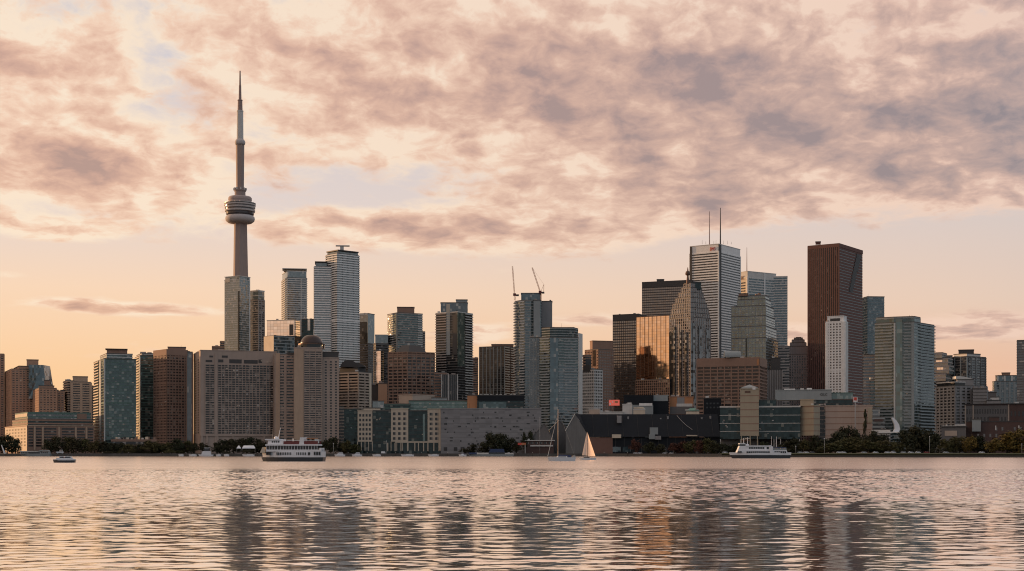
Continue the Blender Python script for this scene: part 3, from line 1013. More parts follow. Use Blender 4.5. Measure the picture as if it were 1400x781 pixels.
f = box2(377, 402.5, 464, 1490, 66)
b = Bld('slab_hotel', 'grey concrete hotel tower with a round dark dome on its roof', f)
f1 = front(377, 403, 1480, 28)
b.vol(f1, 485, 'window', band=('hotel', 3.0, 0.52, 0.3), pier=('hotel', 9.5, 2.6, 0.5, (0,)))
b.strip('pier', f1, 0, 0.0, 0.22, 0.9, 483, 610, 'tan')
b.strip('louvre', f1, 0, 0.62, 0.98, 0.4, 482.2, 486, 'dark')
f2 = front(402, 441, 1462, 34)
b.vol(f2, 476, 'hotel', capm='hotel')
fq = lambda px: (px - 402) / 39.0
b.strip('window_field', f2, 0, fq(416), fq(439.5), 0.12, 480, 607, 'window')
for j in range(42):
    y = 480 + j * 127 / 41
    b.strip('floor_band', f2, 0, fq(416), fq(439.5), 0.4, y - 0.75, y + 0.75, 'hotel')
for q in (415.7, 423.5, 431.5, 439.8):
    b.strip('pier', f2, 0, fq(q) - 0.008, fq(q) + 0.008, 0.7, 478, 607, 'hotel')
b.strip('pier', f2, 0, fq(402.3), fq(415), 0.8, 477, 607, 'tan')
f3 = front(440.5, 463.5, 1468, 32)
b.vol(f3, 490, 'hotel', capm='hotel')
b.vol(front(441, 462.8, 1470, 20), 482, 'dark', 490, part='mechanical_box', capm='dark')
b.windows(f3, 0, 0.06, 0.97, 3, 493, 606, 30, wf=0.4, hf=0.5, out=0.08)
fd = round_foot(423.5, 18, 1463, 32)
b.vol(fd, 470.5, 'darkglass', 476, part='restaurant_drum', capm='bronze')
cx, cy = fd.center()
D0 = 1463
prof = [(16.0, 470.4), (15.2, 467.0), (13.2, 462.6), (10.5, 459.4), (7.0, 457.4), (0.5, 456.8)]
MB().lathe([(q / F * D0, Z(y, D0) - GZ) for q, y in prof], 36, cx - b.o[0], cy - b.o[1]).build('dome', plain('polished_bronze', (0.05, 0.03, 0.026), 0.30, 0.3), b.root)
b.rod(426, 456.3, 449, 1463, 0.25, dy=14)

f = box2(463, 490, 507, 1530, 38)
b = Bld('condo_block', 'beige block with wide dark window bands and a dark humped roof house', f)
b.vol(f, 509, 'window', band=('beige', 3.1, 0.5, 0.35), pier=('beige', 13, 1.4, 0.5, (3, 0)))
b.vol(box2(464, 489, 500, 1538, 40), 503, 'dark', 509, part='mechanical_box', capm='dark')
D0 = 1540
pts = [(464.5, 503), (467, 498), (471, 494.6), (476, 493.2), (482, 494.3), (487, 497.4), (491, 498.2), (497, 500.2), (499.5, 503)]
mb = MB()
pr = [(X(px, D0) - b.o[0], Z(y, D0) - GZ + 0.9) for px, y in pts]
for y_, rev in ((D0 - b.o[1], False), (D0 + 14 - b.o[1], True)):
    q = [(x_, y_, z_) for x_, z_ in pr]
    mb.face(list(q) if rev else list(reversed(q)))
for (xa, za), (xb, zb) in zip(pr, pr[1:]):
    mb.face([(xa, D0 - b.o[1], za), (xb, D0 - b.o[1], zb), (xb, D0 + 14 - b.o[1], zb), (xa, D0 + 14 - b.o[1], za)])
mb.build('humped_roof', M['dark'], b.root)
b.strip('painted_sunlit_edge', f, 0, 0.85, 1.0, 0.6, 509, 560, 'cream')  # cream strip colours in a sunlit edge on the right face
f = front(463.5, 491, 1500, 22)
b = Bld('glass_annex', 'low dark teal glass block beneath the beige block with the humped roof', f)
b.vol(f, 560, 'tealdark', band=('greenmetal', 3.4, 0.12, 0.15))
b.vol(front(463.5, 470, 1494, 6), 557, 'window', band=('beige', 3.2, 0.4, 0.4))

# ------------------------------------------------------------------ behind the hotels
f = box2(307, 327.5, 341.5, 1930, 42)
b = Bld('glass_tower', 'pale glass tower standing in front of the foot of the tall concrete tower', f)
b.vol(f, 382, 'icy', band=('pale', 3.05, 0.16, 0.12), capm='pale')
b.strip('dark_slot', f, 3, 0.90, 1.0, 0.5, 398, 490, 'darkglass')
b.strip('cream_panel', f, 3, 0.06, 0.36, 0.5, 379.5, 385, 'cream')
fc = box2(308, 327.5, 341.3, 1932, 42)
b.vol(fc, 377.8, 'icy', 382, capm='pale', grow=0.9)
b.strip('corner_fin', f, 0, 0.94, 1.0, 0.8, 378, 490, 'white')
f = box2(341.8, 353, 361.5, 1960, 45)
b = Bld('glass_tower', 'darker glass tower just right of the pale glass tower by the tall concrete tower', f)
b.vol(f, 410, 'greyglass', band=('concrete', 3.05, 0.28, 0.4), pier=('concrete', 5, 0.8, 0.6, (0,)))
b.vol(f, 397.5, 'icy', 410, band=('pale', 6, 0.14, 0.2), capm='pale', part='crown')
f = front(290, 308, 2100, 26)
b = Bld('construction_block', 'low stepped frame just left of the pale glass tower, far behind the wide slab', f)
b.vol(f, 474, 'window', band=('tan', 3.2, 0.4, 0.5))
b.vol(front(301, 307, 2104, 14), 467, 'window', 474, band=('tan', 3.2, 0.4, 0.5))

f = box2(385, 393, 419.5, 2010, 80)
b = Bld('apartment_tower', 'round cornered apartment tower with a flat raised roof plate, left of the white banded tower', f)
b.vol(f, 380, 'greyglass', band=('pale', 3.1, 0.42, 0.7, 'balcony'))
f2 = box2(386, 393, 419, 2010, 80)
b.vol(f2, 371, 'icy', 380, capm='pale', part='crown')
b.vol(front(388, 417, 2020, 14), 367.8, 'cream', 371, part='mechanical_box', cap=None)
b.vol(front(386, 419.5, 2014, 26), 366, 'steel', z=(Z(368, 2014) - GZ, Z(367, 2014) - GZ), part='roof_plate', cap=None)
b.strip('corner_column', f, 0, 0.68, 0.72, 0.9, 381, 460, 'pale')

f = box2(446, 461, 490.5, 1800, 55)
b = Bld('apartment_tower', 'tallest white apartment tower in the left half, ringed by balconies, overhanging roof', f)
b.vol(f, 347, 'icy', band=('white', 2.95, 0.46, 1.1, 'balcony'), pier=('greyglass', 9, 0.9, 0.5, (0, 3), 'divider_wall'))
f2 = front(430, 452, 1806, 30)
b.vol(f2, 365, 'icy', band=('white', 2.95, 0.46, 1.1, 'balcony'))
b.vol(front(431.5, 446.5, 1812, 20), 358.5, 'icy', 365, part='crown')
b.vol(front(430.5, 447, 1808, 26), 357, 'dark', z=(Z(358.6, 1808) - GZ, Z(357.5, 1808) - GZ), part='roof_plate', cap=None)
f3 = box2(447.5, 462, 489.5, 1804, 55)
b.vol(f3, 342.5, 'icy', 347, part='crown', cap=None)
b.vol(box2(446, 462, 490.5, 1800, 55), 341, 'dark', z=(Z(342.6, 1800) - GZ, Z(341.2, 1800) - GZ), part='roof_plate', cap=None)
b.vol(front(459, 478, 1815, 5), 335, 'steel', z=(Z(336.6, 1815) - GZ, Z(335.4, 1815) - GZ), part='window_cleaning_beam', cap=None)
b.vol(front(465, 470, 1816, 3), 335, 'steel', z=(Z(341.4, 1815) - GZ, Z(336.6, 1815) - GZ), part='beam_post', cap=None)

f = box2(361, 374, 403, 1760, 30)
b = Bld('office_block', 'low block with a pale peach end wall and blue glass front, above the wide slab', f)
f1 = box2(361, 374.5, 402.5, 1760, 60)
b.vol(f1, 459.5, 'blue', band=('bluegrey', 4.2, 0.25, 0.2))
b.strip('end_panel', f1, 3, 0.0, 1.0, 0.4, 459, 490, 'cream')
f2 = front(365, 402.5, 1780, 18, yaw=-24)
b.vol(f2, 438.5, 'peach', 459.5, capm='cream')
b.strip('dark_notch', f2, 0, 0.82, 0.96, 0.4, 444, 459, 'darkglass')
f = front(403, 431, 1850, 24)
b = Bld('glass_block', 'dark glass block between the blue glass office block and the white banded tower', f)
b.vol(f, 440, 'darkglass', band=('dark', 3.4, 0.2, 0.2))
f1 = front(412.5, 430, 1846, 20)
b.vol(f1, 437, 'tealdark', band=('dark', 3.4, 0.15, 0.2))
b.strip('white_fin', f1, 0, 0.46, 0.66, 0.8, 437, 452, 'white')
b.strip('balcony_strip', f, 0, 0.18, 0.34, 0.9, 438.5, 460, 'pale')

f = box2(488, 503, 512, 1930, 30)
b = Bld('office_tower', 'grey tower with a pale slanted glass top, half hidden behind the white banded tower', f)
b.vol(f, 429, 'icy', 470)
b.strip('dark_front', f, 3, 0.02, 0.92, 0.5, 440, 470, 'darkglass')  # dark glass panel over the upper front
b.vol(f, 470, 'window', band=('shadegrey', 3.3, 0.5, 0.3))
b.strip('roof_edge', f, 3, 0.0, 1.0, 0.8, 428.3, 430.5, 'pale')
f = box2(511, 514, 531.5, 1860, 65)
b = Bld('office_tower', 'grey banded tower with a bright pale glass panel, between two glass apartment towers', f)
b.vol(f, 470, 'window', band=('shadegrey', 3.3, 0.5, 0.3))
b.vol(front(513, 530.5, 1870, 18), 458.5, 'icy', 470, capm='steel')
f2 = front(511.5, 520.5, 1850, 12, yaw=-20)
b.vol(f2, 480, 'peach', 524.5)
f = front(517, 529.5, 1700, 18)
b = Bld('blank_block', 'small plain pinkish block left of the brown hexagonal office tower', f)
b.vol(f, 525, 'tan')
b.units(f, 525, 2)
f = front(507, 518, 1705, 14)
b = Bld('plant_house', 'small dark roof house left of the plain pinkish block', f)
b.vol(f, 527, 'dark', capm='dark')

f = box2(530, 544, 577.5, 1860, 64)
b = Bld('glass_tower', 'teal grey apartment tower rising behind the brown hexagonal office tower', f)
b.vol(f, 428, 'teal', band=('concrete', 3.0, 0.3, 0.4), balc=[('pale', 3.0, 1.1, 1.2, 3, 0.05, 0.6), ('pale', 3.0, 1.0, 1.0, 0, 0.8, 1.0)])
b.strip('corner_column', f, 3, 0.86, 0.98, 0.7, 428, 490, 'bluegrey')
b.vol(front(543, 566.5, 1872, 18), 420.5, 'brown', 428, part='mechanical_box', capm='dark')
b.vol(front(572, 581, 1880, 16), 454, 'window', band=('concrete', 3.0, 0.4, 0.4))

f = ppoly([(531, 1609), (557, 1600), (594, 1614), (594, 1665), (560, 1685), (531, 1665)])
b = Bld('hexagonal_office', 'brown many sided office tower with a grid of piers and a dark tapered roof', f)
b.vol(f, 482, 'window', band=('brown', 3.5, 0.42, 0.35), pier=('brown', 5.6, 1.0, 0.55, (0, 1, 2)), capm='brown', cap='parapet', capdrop=3.0)
c = f.center()
lo = b.loc([(c[0] + (p_[0] - c[0]) * 0.66, c[1] + (p_[1] - c[1]) * 0.66) for p_ in f.p])
hi = b.loc([(c[0] + (p_[0] - c[0]) * 0.40, c[1] + (p_[1] - c[1]) * 0.40) for p_ in f.p])
MB().prism(lo, Z(481.5, 1620) - GZ, Z(473.5, 1640) - GZ, hi).build('tapered_roof', M['dark'], b.root)
b.vol(front(554, 566, 1640, 10), 468.5, 'greyglass', 474, part='lantern')

f = box2(596, 625.5, 646, 1660, 36)
b = Bld('glass_tower', 'tall dark balcony tower with a green glass right face and stepped roof blocks', f)
b.vol(f, 427, 'darkglass', band=('shadegrey', 3.0, 0.26, 0.3), balc=[('concrete', 3.0, 1.0, 1.5, 3, 0.0, 0.5), ('pale', 3.0, 0.9, 1.2, 0, 0.5, 1.0)], capm='pale')
b.strip('green_glass_strip', f, 0, 0.0, 0.45, 0.5, 427, 500, 'green')
b.strip('core_wall', f, 3, 0.5, 0.66, 0.6, 415, 485, 'bluegrey')
b.strip('core_wall', f, 3, 0.78, 0.98, 0.5, 430, 485, 'dark')
b.vol(front(602.5, 639.5, 1676, 14), 414.5, 'greyglass', 427, part='mechanical_box')
b.vol(front(623.5, 639, 1680, 12), 410.5, 'bluegrey', 414.5, part='upper_mechanical_box')
f = front(594.5, 610, 1580, 16)
b = Bld('low_office', 'small brown block right of the brown hexagonal office tower', f)
b.vol(f, 510, 'window', band=('brown', 3.2, 0.5, 0.3))
f = front(603.5, 626, 1560, 18)
b = Bld('low_office', 'dark ribbed low block with a pale frame in front of the tall green faced tower', f)
b.vol(f, 513, 'darkglass', pier=('shadegrey', 2.4, 0.7, 0.4, (0,)))
for q0, q1 in ((0.0, 0.04), (0.40, 0.44), (0.96, 1.0)):
    b.strip('frame_post', f, 0, q0, q1, 0.6, 512, 552, 'pale')
f = front(644.5, 653.5, 1900, 18)
b = Bld('apartment_tower', 'thin brown tower in the gap right of the tall green faced tower', f)
b.vol(f, 490, 'window', band=('brown', 3.0, 0.5, 0.3), balc=[('brown', 3.0, 1.0, 1.0, 0, 0.6, 1.0)])

f = box2(655.5, 690, 704, 1760, 26)
b = Bld('striped_tower', 'apartment tower with dark and pale vertical stripes and a balcony right side', f)
b.vol(f, 474, 'darkglass', band=('shadegrey', 3.0, 0.22, 0.2), pier=('bluegrey', 4.8, 1.1, 0.5, (3,)), balc=[('cream', 3.0, 1.2, 1.3, 0, 0.0, 0.42), ('cream', 3.0, 1.2, 1.3, 0, 0.55, 1.0)])
b.vol(front(672, 702, 1775, 16), 471.5, 'brown', 474, part='mechanical_box')

# ------------------------------------------------------------------ towers with cranes
arc = [(703.5, 1702), (706, 1692), (711, 1685), (718, 1681), (726, 1680), (733, 1682), (739.5, 1686), (742, 1715), (704, 1722)]
f = ppoly(arc)
b = Bld('curved_tower', 'curved blue glass tower under construction with two cranes on its roof', f)
b.vol(f, 411, 'blue', band=('bluegrey', 3.3, 0.30, 0.35), balc=[('pale', 3.3, 1.0, 1.6, 0, 0.0, 1.0), ('pale', 3.3, 1.0, 1.2, 2, 0.0, 0.9)])
b.vol(front(712.5, 739.5, 1692, 16), 401.5, 'blue', 411, part='mechanical_box')
f2 = front(735, 755, 1700, 20)
b.vol(f2, 412.5, 'grey', part='concrete_core')
f3 = front(729.5, 738.5, 1676, 9)
b.vol(f3, 411, 'bluegrey', part='service_shaft')
b.vol(front(739, 785, 1690, 20), 448.5, 'grey', part='concrete_core')


def crane(label, mast_px, y_base, y_cab, tip, cab, D, stay=None):
    cx = X(mast_px, D)
    r = empty('tower_crane', (cx, D, Z(y_base, D)), label, 'crane', 'cranes on the unfinished tower')
    L = lambda px, y: Vector((X(px, D) - cx, 0.0, Z(y, D) - Z(y_base, D)))

    def lattice(p, q, wd, name, mat):
        mb = MB()
        p, q = Vector(p), Vector(q)
        ax = (q - p).normalized()
        s1 = ax.cross((0, 1, 0)).normalized() * wd
        s2 = Vector((0, 1, 0)) * wd
        cs = [s1 + s2, s1 - s2, -s1 - s2, -s1 + s2]
        n = max(2, int((q - p).length / (wd * 3)))
        for c_ in cs:
            mb.bar(p + c_, q + c_, 0.16, n=4)
        for i in range(n):
            for j in range(4):
                mb.bar(p + cs[j] + (q - p) * i / n, p + cs[(j + 1) % 4] + (q - p) * (i + 1) / n, 0.10, n=4)
        mb.build(name, mat, r, merge=False)
    lattice(L(mast_px, y_base), L(mast_px, y_cab), 0.8, 'mast', M['orange'])
    lattice(L(*cab), L(*tip), 0.55, 'jib', M['orange'])
    c0 = L(*cab)
    MB().box(c0.x - 1.6, c0.x + 1.8, -1.4, 1.4, c0.z - 2.2, c0.z + 0.6).build('cab', M['maroon'], r)
    MB().box(c0.x + 1.8, c0.x + 5.2, -1.2, 1.2, c0.z - 2.6, c0.z - 0.6).build('counterweight', M['dark'], r)
    if stay:
        mb = MB()
        mb.bar(c0 + Vector((4.4, 0, -1)), L(*stay), 0.22, n=4)
        mb.bar(c0 + Vector((1.2, 0, 0.2)), L(*stay), 0.16, n=4)
        mb.bar(L(*stay), L(*tip), 0.06, n=4)
        mb.build('stay_frame', M['orange'], r, merge=False)


crane('dark lattice crane standing near upright at the left edge of the curved tower', 703.8, 411.0, 404, (700.6, 364), (703.4, 402), 1695, None)
crane('pale lattice crane with its jib leaning left on top of the curved tower', 739.5, 411.0, 402, (727.6, 366), (738.3, 398.5), 1684, (743.6, 389))

f = ppoly([(738, 1566), (752, 1558), (763, 1558), (790.5, 1563), (795.5, 1575), (795.5, 1600), (738, 1600)])
b = Bld('glass_condo', 'stepped pale blue glass apartment block in front of the curved crane tower', f)
b.vol(f, 462, 'teal', band=('bluegrey', 3.05, 0.30, 0.35), balc=[('bluegrey', 3.05, 1.1, 1.4, 0, 0.15, 0.95), ('bluegrey', 3.05, 1.0, 1.0, 2, 0.3, 0.9)])
f2 = ppoly([(741, 1570), (752, 1562), (763, 1561), (785, 1565), (790, 1577), (790, 1600), (741, 1600)])
b.vol(f2, 448.5, 'tealdark', 462, band=('bluegrey', 3.05, 0.3, 0.3), part='upper_storeys')
b.strip('glass_prow', f, 1, 0.0, 1.0, 0.9, 462, 575, 'blue')
b.strip('corner_column', f, 3, 0.0, 1.0, 0.9, 455, 575, 'pale')
b.strip('floor_edge_glazing', f, 2, 0.02, 0.94, 0.2, 500, 575, 'blue')
f3 = front(724.5, 738.5, 1580, 14)
b.vol(f3, 462, 'greyglass', band=('bluegrey', 3.05, 0.3, 0.3), pier=('bluegrey', 4, 1.0, 0.6, (0,)), part='side_wing')

f = box2(797, 800, 808, 1760, 60)
b = Bld('office_tower', 'narrow dark brown tower left of the wide brown tower', f)
b.vol(f, 486, 'darkglass', band=('brown', 3.6, 0.5, 0.3))
b.strip('dark_top', f, 0, 0.1, 1.0, 0.6, 491, 506, 'dark')
f = box2(800, 818, 838.5, 1850, 48)
b = Bld('office_tower', 'wide reddish brown tower with a sunlit left shoulder, left of the black tower', f)
b.vol(f, 478, 'bronzeglass', band=('brown', 3.6, 0.62, 0.3), pier=('brown', 3, 0.9, 0.45, (0, 3)))
b.vol(box2(806.5, 810, 838, 1862, 70), 466.5, 'brown', 478, capm='brown')
b.strip('painted_sun_panel', f, 3, 0.6, 0.82, 0.6, 478.5, 500, 'gold')  # gold panel stands in for sunlight on the brown face
f = box2(796, 812, 823.5, 1680, 40)
b = Bld('lattice_office', 'small office block behind a white diagonal lattice, below the wide brown tower', f)
b.vol(f, 505.5, 'window', band=('pale', 3.6, 0.42, 0.3), pier=('pale', 3.0, 1.0, 0.4, (3, 0)))
b.strip('dark_block', f, 3, 0.1, 0.7, 0.8, 499, 508, 'dark')

# ------------------------------------------------------------------ the bank towers
f = front(838, 873, 1960, 34, yaw=-20)
b = Bld('black_tower', 'black steel office tower with faint bronze bands, left of the gold mirror block', f)
b.vol(f, 430.5, 'bronzeglass', band=('dark', 3.66, 0.36, 0.3), pier=('dark', 3.0, 0.35, 0.5, (0,), 'mullion'), capm='dark')
b.strip('blank_top', f, 0, 0.0, 1.0, 0.7, 431, 438, 'dark')
f = front(878, 946, 2090, 36, yaw=-16)
b = Bld('black_tower', 'wide black office tower with bronze bands, behind the gold mirror block', f)
b.vol(f, 385, 'bronzeglass', band=('dark', 3.66, 0.36, 0.3), pier=('dark', 3.0, 0.35, 0.5, (0,), 'mullion'), capm='dark')
b.strip('blank_top', f, 0, 0.0, 1.0, 0.7, 386, 392, 'dark')
b.vol(front(898, 908, 2100, 10), 382.5, 'dark', 385, part='mechanical_box')

f = front(870, 915, 1900, 30, yaw=-27)
b = Bld('mirror_block', 'gold mirror glass office block reflecting the sunset, in front of the black towers', f)
z0 = Z(543, 1900) - GZ
b.vol(f, 433, 'gold', capm='bronze')
for q in (0.0, 0.12, 0.25, 0.38, 0.5, 0.62, 0.75, 0.88, 1.0):
    b.strip('mullion', f, 0, q - 0.004, q + 0.004, 0.35, 433, 515, 'bronze')
b.strip('ledge', f, 0, 0.0, 0.62, 0.9, 516, 519, 'gold')
f2 = front(869.5, 915.5, 1890, 8, yaw=-27)
b.vol(f2, 519.5, 'bronzeglass', part='lower_block', band=('brown', 3.4, 0.3, 0.25), pier=('brown', 3, 0.5, 0.4, (0,)))

b = None
tiers = [(915.5, 944, 971.5, 545, 434), (916.5, 944, 970, 434, 428), (918, 944, 968.5, 428, 421), (920, 944, 966.5, 421, 414), (923.5, 944, 964, 414, 407),
         (927.5, 944, 961.5, 407, 400), (931.5, 944, 959.5, 400, 393.5), (935, 944, 957, 393.5, 387.5)]
for i, (a0, ac, a1, y0, y1) in enumerate(tiers):
    f = box2(a0, ac, a1, 1850 + i * 1.5, 44)
    if b is None:
        b = Bld('stepped_tower', 'faceted glass tower stepping in to a pointed ornament, left of the white banded tower', f)
        b.vol(f, y1, 'facet', None, band=('concrete', 3.7, 0.18, 0.2), pier=('concrete', 3.6, 0.7, 0.5, (0, 3)), capm='dark', grow=0.05)
        for q in (0.25, 0.55, 0.8):
            b.strip('bay', f, 3, q - 0.05, q + 0.05, 1.6, 441 + q * 16, 545, 'facet')
        for q in (0.12, 0.45, 0.8):
            b.strip('bay', f, 0, q - 0.06, q + 0.06, 1.6, 440 + q * 10, 545, 'facet')
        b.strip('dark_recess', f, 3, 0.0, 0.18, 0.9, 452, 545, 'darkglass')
        b.strip('corner_glass', f, 0, 0.0, 0.05, 1.1, 440, 545, 'facet')
    else:
        b.vol(f, y1, 'facet', y0, band=('concrete', 3.7, 0.22, 0.2), pier=('concrete', 3.3, 0.7, 0.5, (0, 3)), part='upper_tier', capm='dark', grow=0.05)
b.vol(front(940, 958.5, 1866, 12), 386.5, 'tealdark', 396, part='crown_block', capm='dark')
cx = X(940.3, 1856) - b.o[0]
zz = lambda y: Z(y, 1856) - GZ
MB().lathe([(2.2, zz(388)), (1.6, zz(381)), (1.2, zz(377)), (3.0, zz(376)), (3.4, zz(374.5)), (2.6, zz(371.5)), (1.0, zz(370.5)), (0.8, zz(368.5)), (0.25, zz(365.5))], 12, cx, 1856 - b.o[1], False).build('ornament', M['bronze'], b.root)

f = box2(943.5, 982.5, 1012, 2060, 27)
b = Bld('white_tower', 'tallest white banded office tower with two masts on its roof', f)
b.vol(f, 343.5, 'darkglass', band=('white', 3.75, 0.52, 0.4), pier=('white', 200, 2.2, 0.7, (0, 3), 'corner_pier'), cap=None)
b.vol(f, 334, 'white', 343.5, part='crown', capm='pale')
b.strip('corner_strip', f, 3, 0.0, 0.07, 0.9, 334.3, 545, 'dark')
b.strip('corner_strip', f, 0, 0.0, 0.10, 0.9, 334.3, 545, 'dark')
a, bb, e, nn, L = f.edge(3)
q = bb - e * L * 0.20 + nn * 0.65
ang = math.atan2(e.y, e.x)
fan_text('BMO', 'sign', M['redpaint'], b.root, 8.6, 5.0, (q.x - b.o[0], q.y - b.o[1], Z(342, 2060) - GZ), ang)
b.rod(971, 334, 288, 2075, 0.8, 'mast', r2=0.4)
for y in (324, 314, 305):
    b.strip
b.rod(986, 334, 283, 2075, 1.1, 'dark', r2=0.5)
for px in (961, 966, 977, 980, 990, 996, 1001):
    b.rod(px, 333, 333 - rnd.uniform(2, 6), 2072, 0.25, 'dark', 'aerial')
b.units(f, 334, 6, 'dark', 3.0)

f = box2(1002.5, 1022, 1061, 2160, 46)
b = Bld('white_tower', 'broad pale tower with a single needle, right of the tallest white banded tower', f)
b.vol(f, 379, 'blue', band=('pale', 3.9, 0.40, 0.3), pier=('white', 200, 2.4, 0.7, (0, 3), 'corner_pier'), cap=None)
b.vol(f, 371.3, 'pale', 379, part='crown', capm='pale')
b.strip('central_pier', f, 0, 0.57, 0.61, 0.8, 372, 530, 'white')
b.strip('painted_sun_face', f, 3, 0.0, 1.0, 0.33, 379, 480, 'cream')  # cream sheet puts the warm sun of this face into its colour
for j in range(26):
    b.strip('window_band', f, 3, 0.1, 0.86, 0.55, 385.5 + j * 3.7, 387.2 + j * 3.7, 'window')
f2 = front(1050, 1076.5, 2190, 28)
b.vol(f2, 378.5, 'blue', band=('pale', 3.9, 0.36, 0.3), capm='pale', part='lower_wing')
a, bb, e, nn, L = f.edge(3)
q = a + e * L * 0.58 + nn * 1.0
fan_text('CIBC', 'sign', M['bronze'], b.root, 11.0, 5.6, (q.x - b.o[0], q.y - b.o[1], Z(381.6, 2160) - GZ), math.atan2(e.y, e.x))
b.rod(1022.3, 371, 337.5, 2164, 0.7, 'mast', r2=0.3)

b = None
for i, (a0, ac, a1, y0, y1) in enumerate([(1000, 1047, 1063.5, 520, 462), (1000, 1047, 1061.5, 462, 446), (1000, 1047, 1059.5, 446, 432), (1000, 1047, 1057.5, 432, 418), (1008, 1046.5, 1054, 418, 409), (1009, 1046, 1051.5, 409, 404)]):
    f = box2(a0, ac, a1, 1870 + i * 1.5, 13)
    if b is None:
        b = Bld('green_tower', 'pale green glass tower curving in at its top right, before the broad pale tower', f)
        b.vol(f, y1, 'green', None, band=('bluegrey', 3.7, 0.26, 0.22), pier=('bluegrey', 4.5, 0.6, 0.4, (3,)))
        b.strip('dark_seam', f, 3, 0.42, 0.46, 0.5, 462, 520, 'tealdark')  # narrow dark teal strip down the face
    else:
        b.vol(f, y1, 'green', y0, band=('bluegrey', 3.7, 0.26, 0.22), pier=('bluegrey', 4.5, 0.6, 0.4, (3,)), part='upper_tier')
b.units(f, 404, 4, 'brown', 4)
b.vol(front(1010, 1022, 1884, 12), 402, 'brown', 404.5, part='mechanical_box')

f = box2(953, 1038, 1048, 1650, 10)
b = Bld('office_block', 'wide brown office block with a deep grid of dark windows and a blank top', f)
b.vol(f, 489.5, 'darkglass', band=('brown', 3.9, 0.36, 0.4), pier=('brown', 8.2, 1.3, 0.6, (3, 0)), capm='brown')
b.strip('blank_top', f, 3, 0.0, 1.0, 0.9, 490, 500.5, 'brown')
b.strip('blank_top', f, 0, 0.0, 1.0, 0.9, 490, 500.5, 'brown')
b.strip('sunlit_end', f, 3, 0.965, 1.0, 1.1, 491, 499.5, 'rust')  # rust coloured strip at the end of the blank top
D0 = 1670
mb = MB()
xa, xb = X(989, D0) - b.o[0], X(1011, D0) - b.o[0]
yy = D0 - b.o[1] - 6
zb_ = Z(489, D0) - GZ
prof = [(math.cos(math.pi * i / 10), math.sin(math.pi * i / 10)) for i in range(11)]
for (c0, s0), (c1, s1) in zip(prof, prof[1:]):
    mb.face([(xa, yy - 6 * c0, zb_ + 7 * s0), (xa, yy - 6 * c1, zb_ + 7 * s1), (xb, yy - 6 * c1, zb_ + 7 * s1), (xb, yy - 6 * c0, zb_ + 7 * s0)])
mb.face([(xa, yy - 6 * c, zb_ + 7 * s) for c, s in prof])
mb.face([(xb, yy - 6 * c, zb_ + 7 * s) for c, s in reversed(prof)])
mb.build('vaulted_roof_house', M['bluegrey'], b.root)
b.units(f, 489.5, 4, 'pale')

f = front(1050, 1069.5, 1760, 18)
b = Bld('small_tower', 'small dark stepped tower in front of the pale green glass tower', f)
b.vol(f, 506, 'shadegrey', pier=('grey', 2.8, 0.9, 0.4, (0,)), capm='dark')
b.vol(front(1054, 1067, 1763, 12), 490, 'dark', 506, part='upper_block', capm='dark')
f = front(1064, 1079, 1870, 20)
b = Bld('office_tower', 'narrow dark tower with pale horizontal stripes, right of the pale green glass tower', f)
b.vol(f, 474, 'darkglass', band=('grey', 3.8, 0.4, 0.3))

b = None
for i, (a0, a1, y0, y1) in enumerate([(1078.5, 1105.5, 535, 485), (1079, 1104, 485, 474), (1080.5, 1102, 474, 469), (1083, 1099.5, 469, 465), (1086, 1097, 465, 462.5)]):
    f = front(a0, a1, 1950 + i * 2, 30 - i * 3)
    if b is None:
        b = Bld('stone_tower', 'old dark stone tower with stepped shoulders and a chimney, left of the granite tower', f)
        b.vol(f, y1, 'window', None, band=('grey', 3.6, 0.45, 0.25), pier=('grey', 3.2, 1.6, 0.6, (0,)))
    else:
        b.vol(f, y1, 'grey', y0, pier=('grey', 3.2, 1.5, 0.4, (0,)), part='upper_tier')
b.vol(front(1088.5, 1095, 1964, 8), 461.8, 'grey', 466, part='chimney')
b.vol(front(1103, 1108, 1960, 12), 512, 'shadegrey', part='side_wing')

f = box2(1105, 1147, 1179, 1890, 22)
b = Bld('granite_tower', 'tall dark red granite tower with a black zigzag notch near its top right', f)
b.vol(f, 333.5, 'darkglass', band=('granite', 3.8, 0.72, 0.25, 'floor_band', (0, 1, 2)), pier=('granite', 2.9, 1.7, 0.6, (3,)), capm='granite', cap='parapet', capdrop=4, grow=0.65)
b.vol(front(1115, 1122, 1905, 8), 331, 'granite', 333.5, part='mechanical_box')
mb = MB()
D0 = 1890
for i in range(9):
    t_ = i / 8
    q = 0.80 - 0.30 * t_
    b._strip(mb, f, 0, q - 0.075, q + 0.075 + (0.04 if i < 4 else 0), 0.75, Z(346 + i * 6.2, D0) - GZ, Z(338 + i * 6.2 + 1.81, D0) - GZ)
mb.build('zigzag_notch', M['dark'], b.root)  # raised dark boxes paint in the black reflection of the stepped notch

f = box2(1129.5, 1155, 1159, 1700, 14)
b = Bld('white_slab', 'slim white tower with small dark windows in front of the red granite tower', f)
b.vol(f, 440, 'window', band=('white', 3.3, 0.52, 0.3), pier=('white', 3.55, 1.9, 0.45, (3,)), cap='parapet', capm='white')
f2 = box2(1131, 1153.5, 1157.5, 1703, 14)
b.vol(f2, 432.5, 'white', 440, capm='white', part='crown')
b.strip('louvre', f2, 3, 0.18, 0.78, 0.3, 435, 438.6, 'dark')
b.strip('corner_pier', f, 3, 0.0, 0.10, 0.8, 440, 540, 'white')
b.strip('corner_pier', f, 3, 0.88, 1.0, 0.8, 440, 540, 'white')
b.strip('blank_side', f, 0, 0.0, 1.0, 0.6, 440, 540, 'pale')

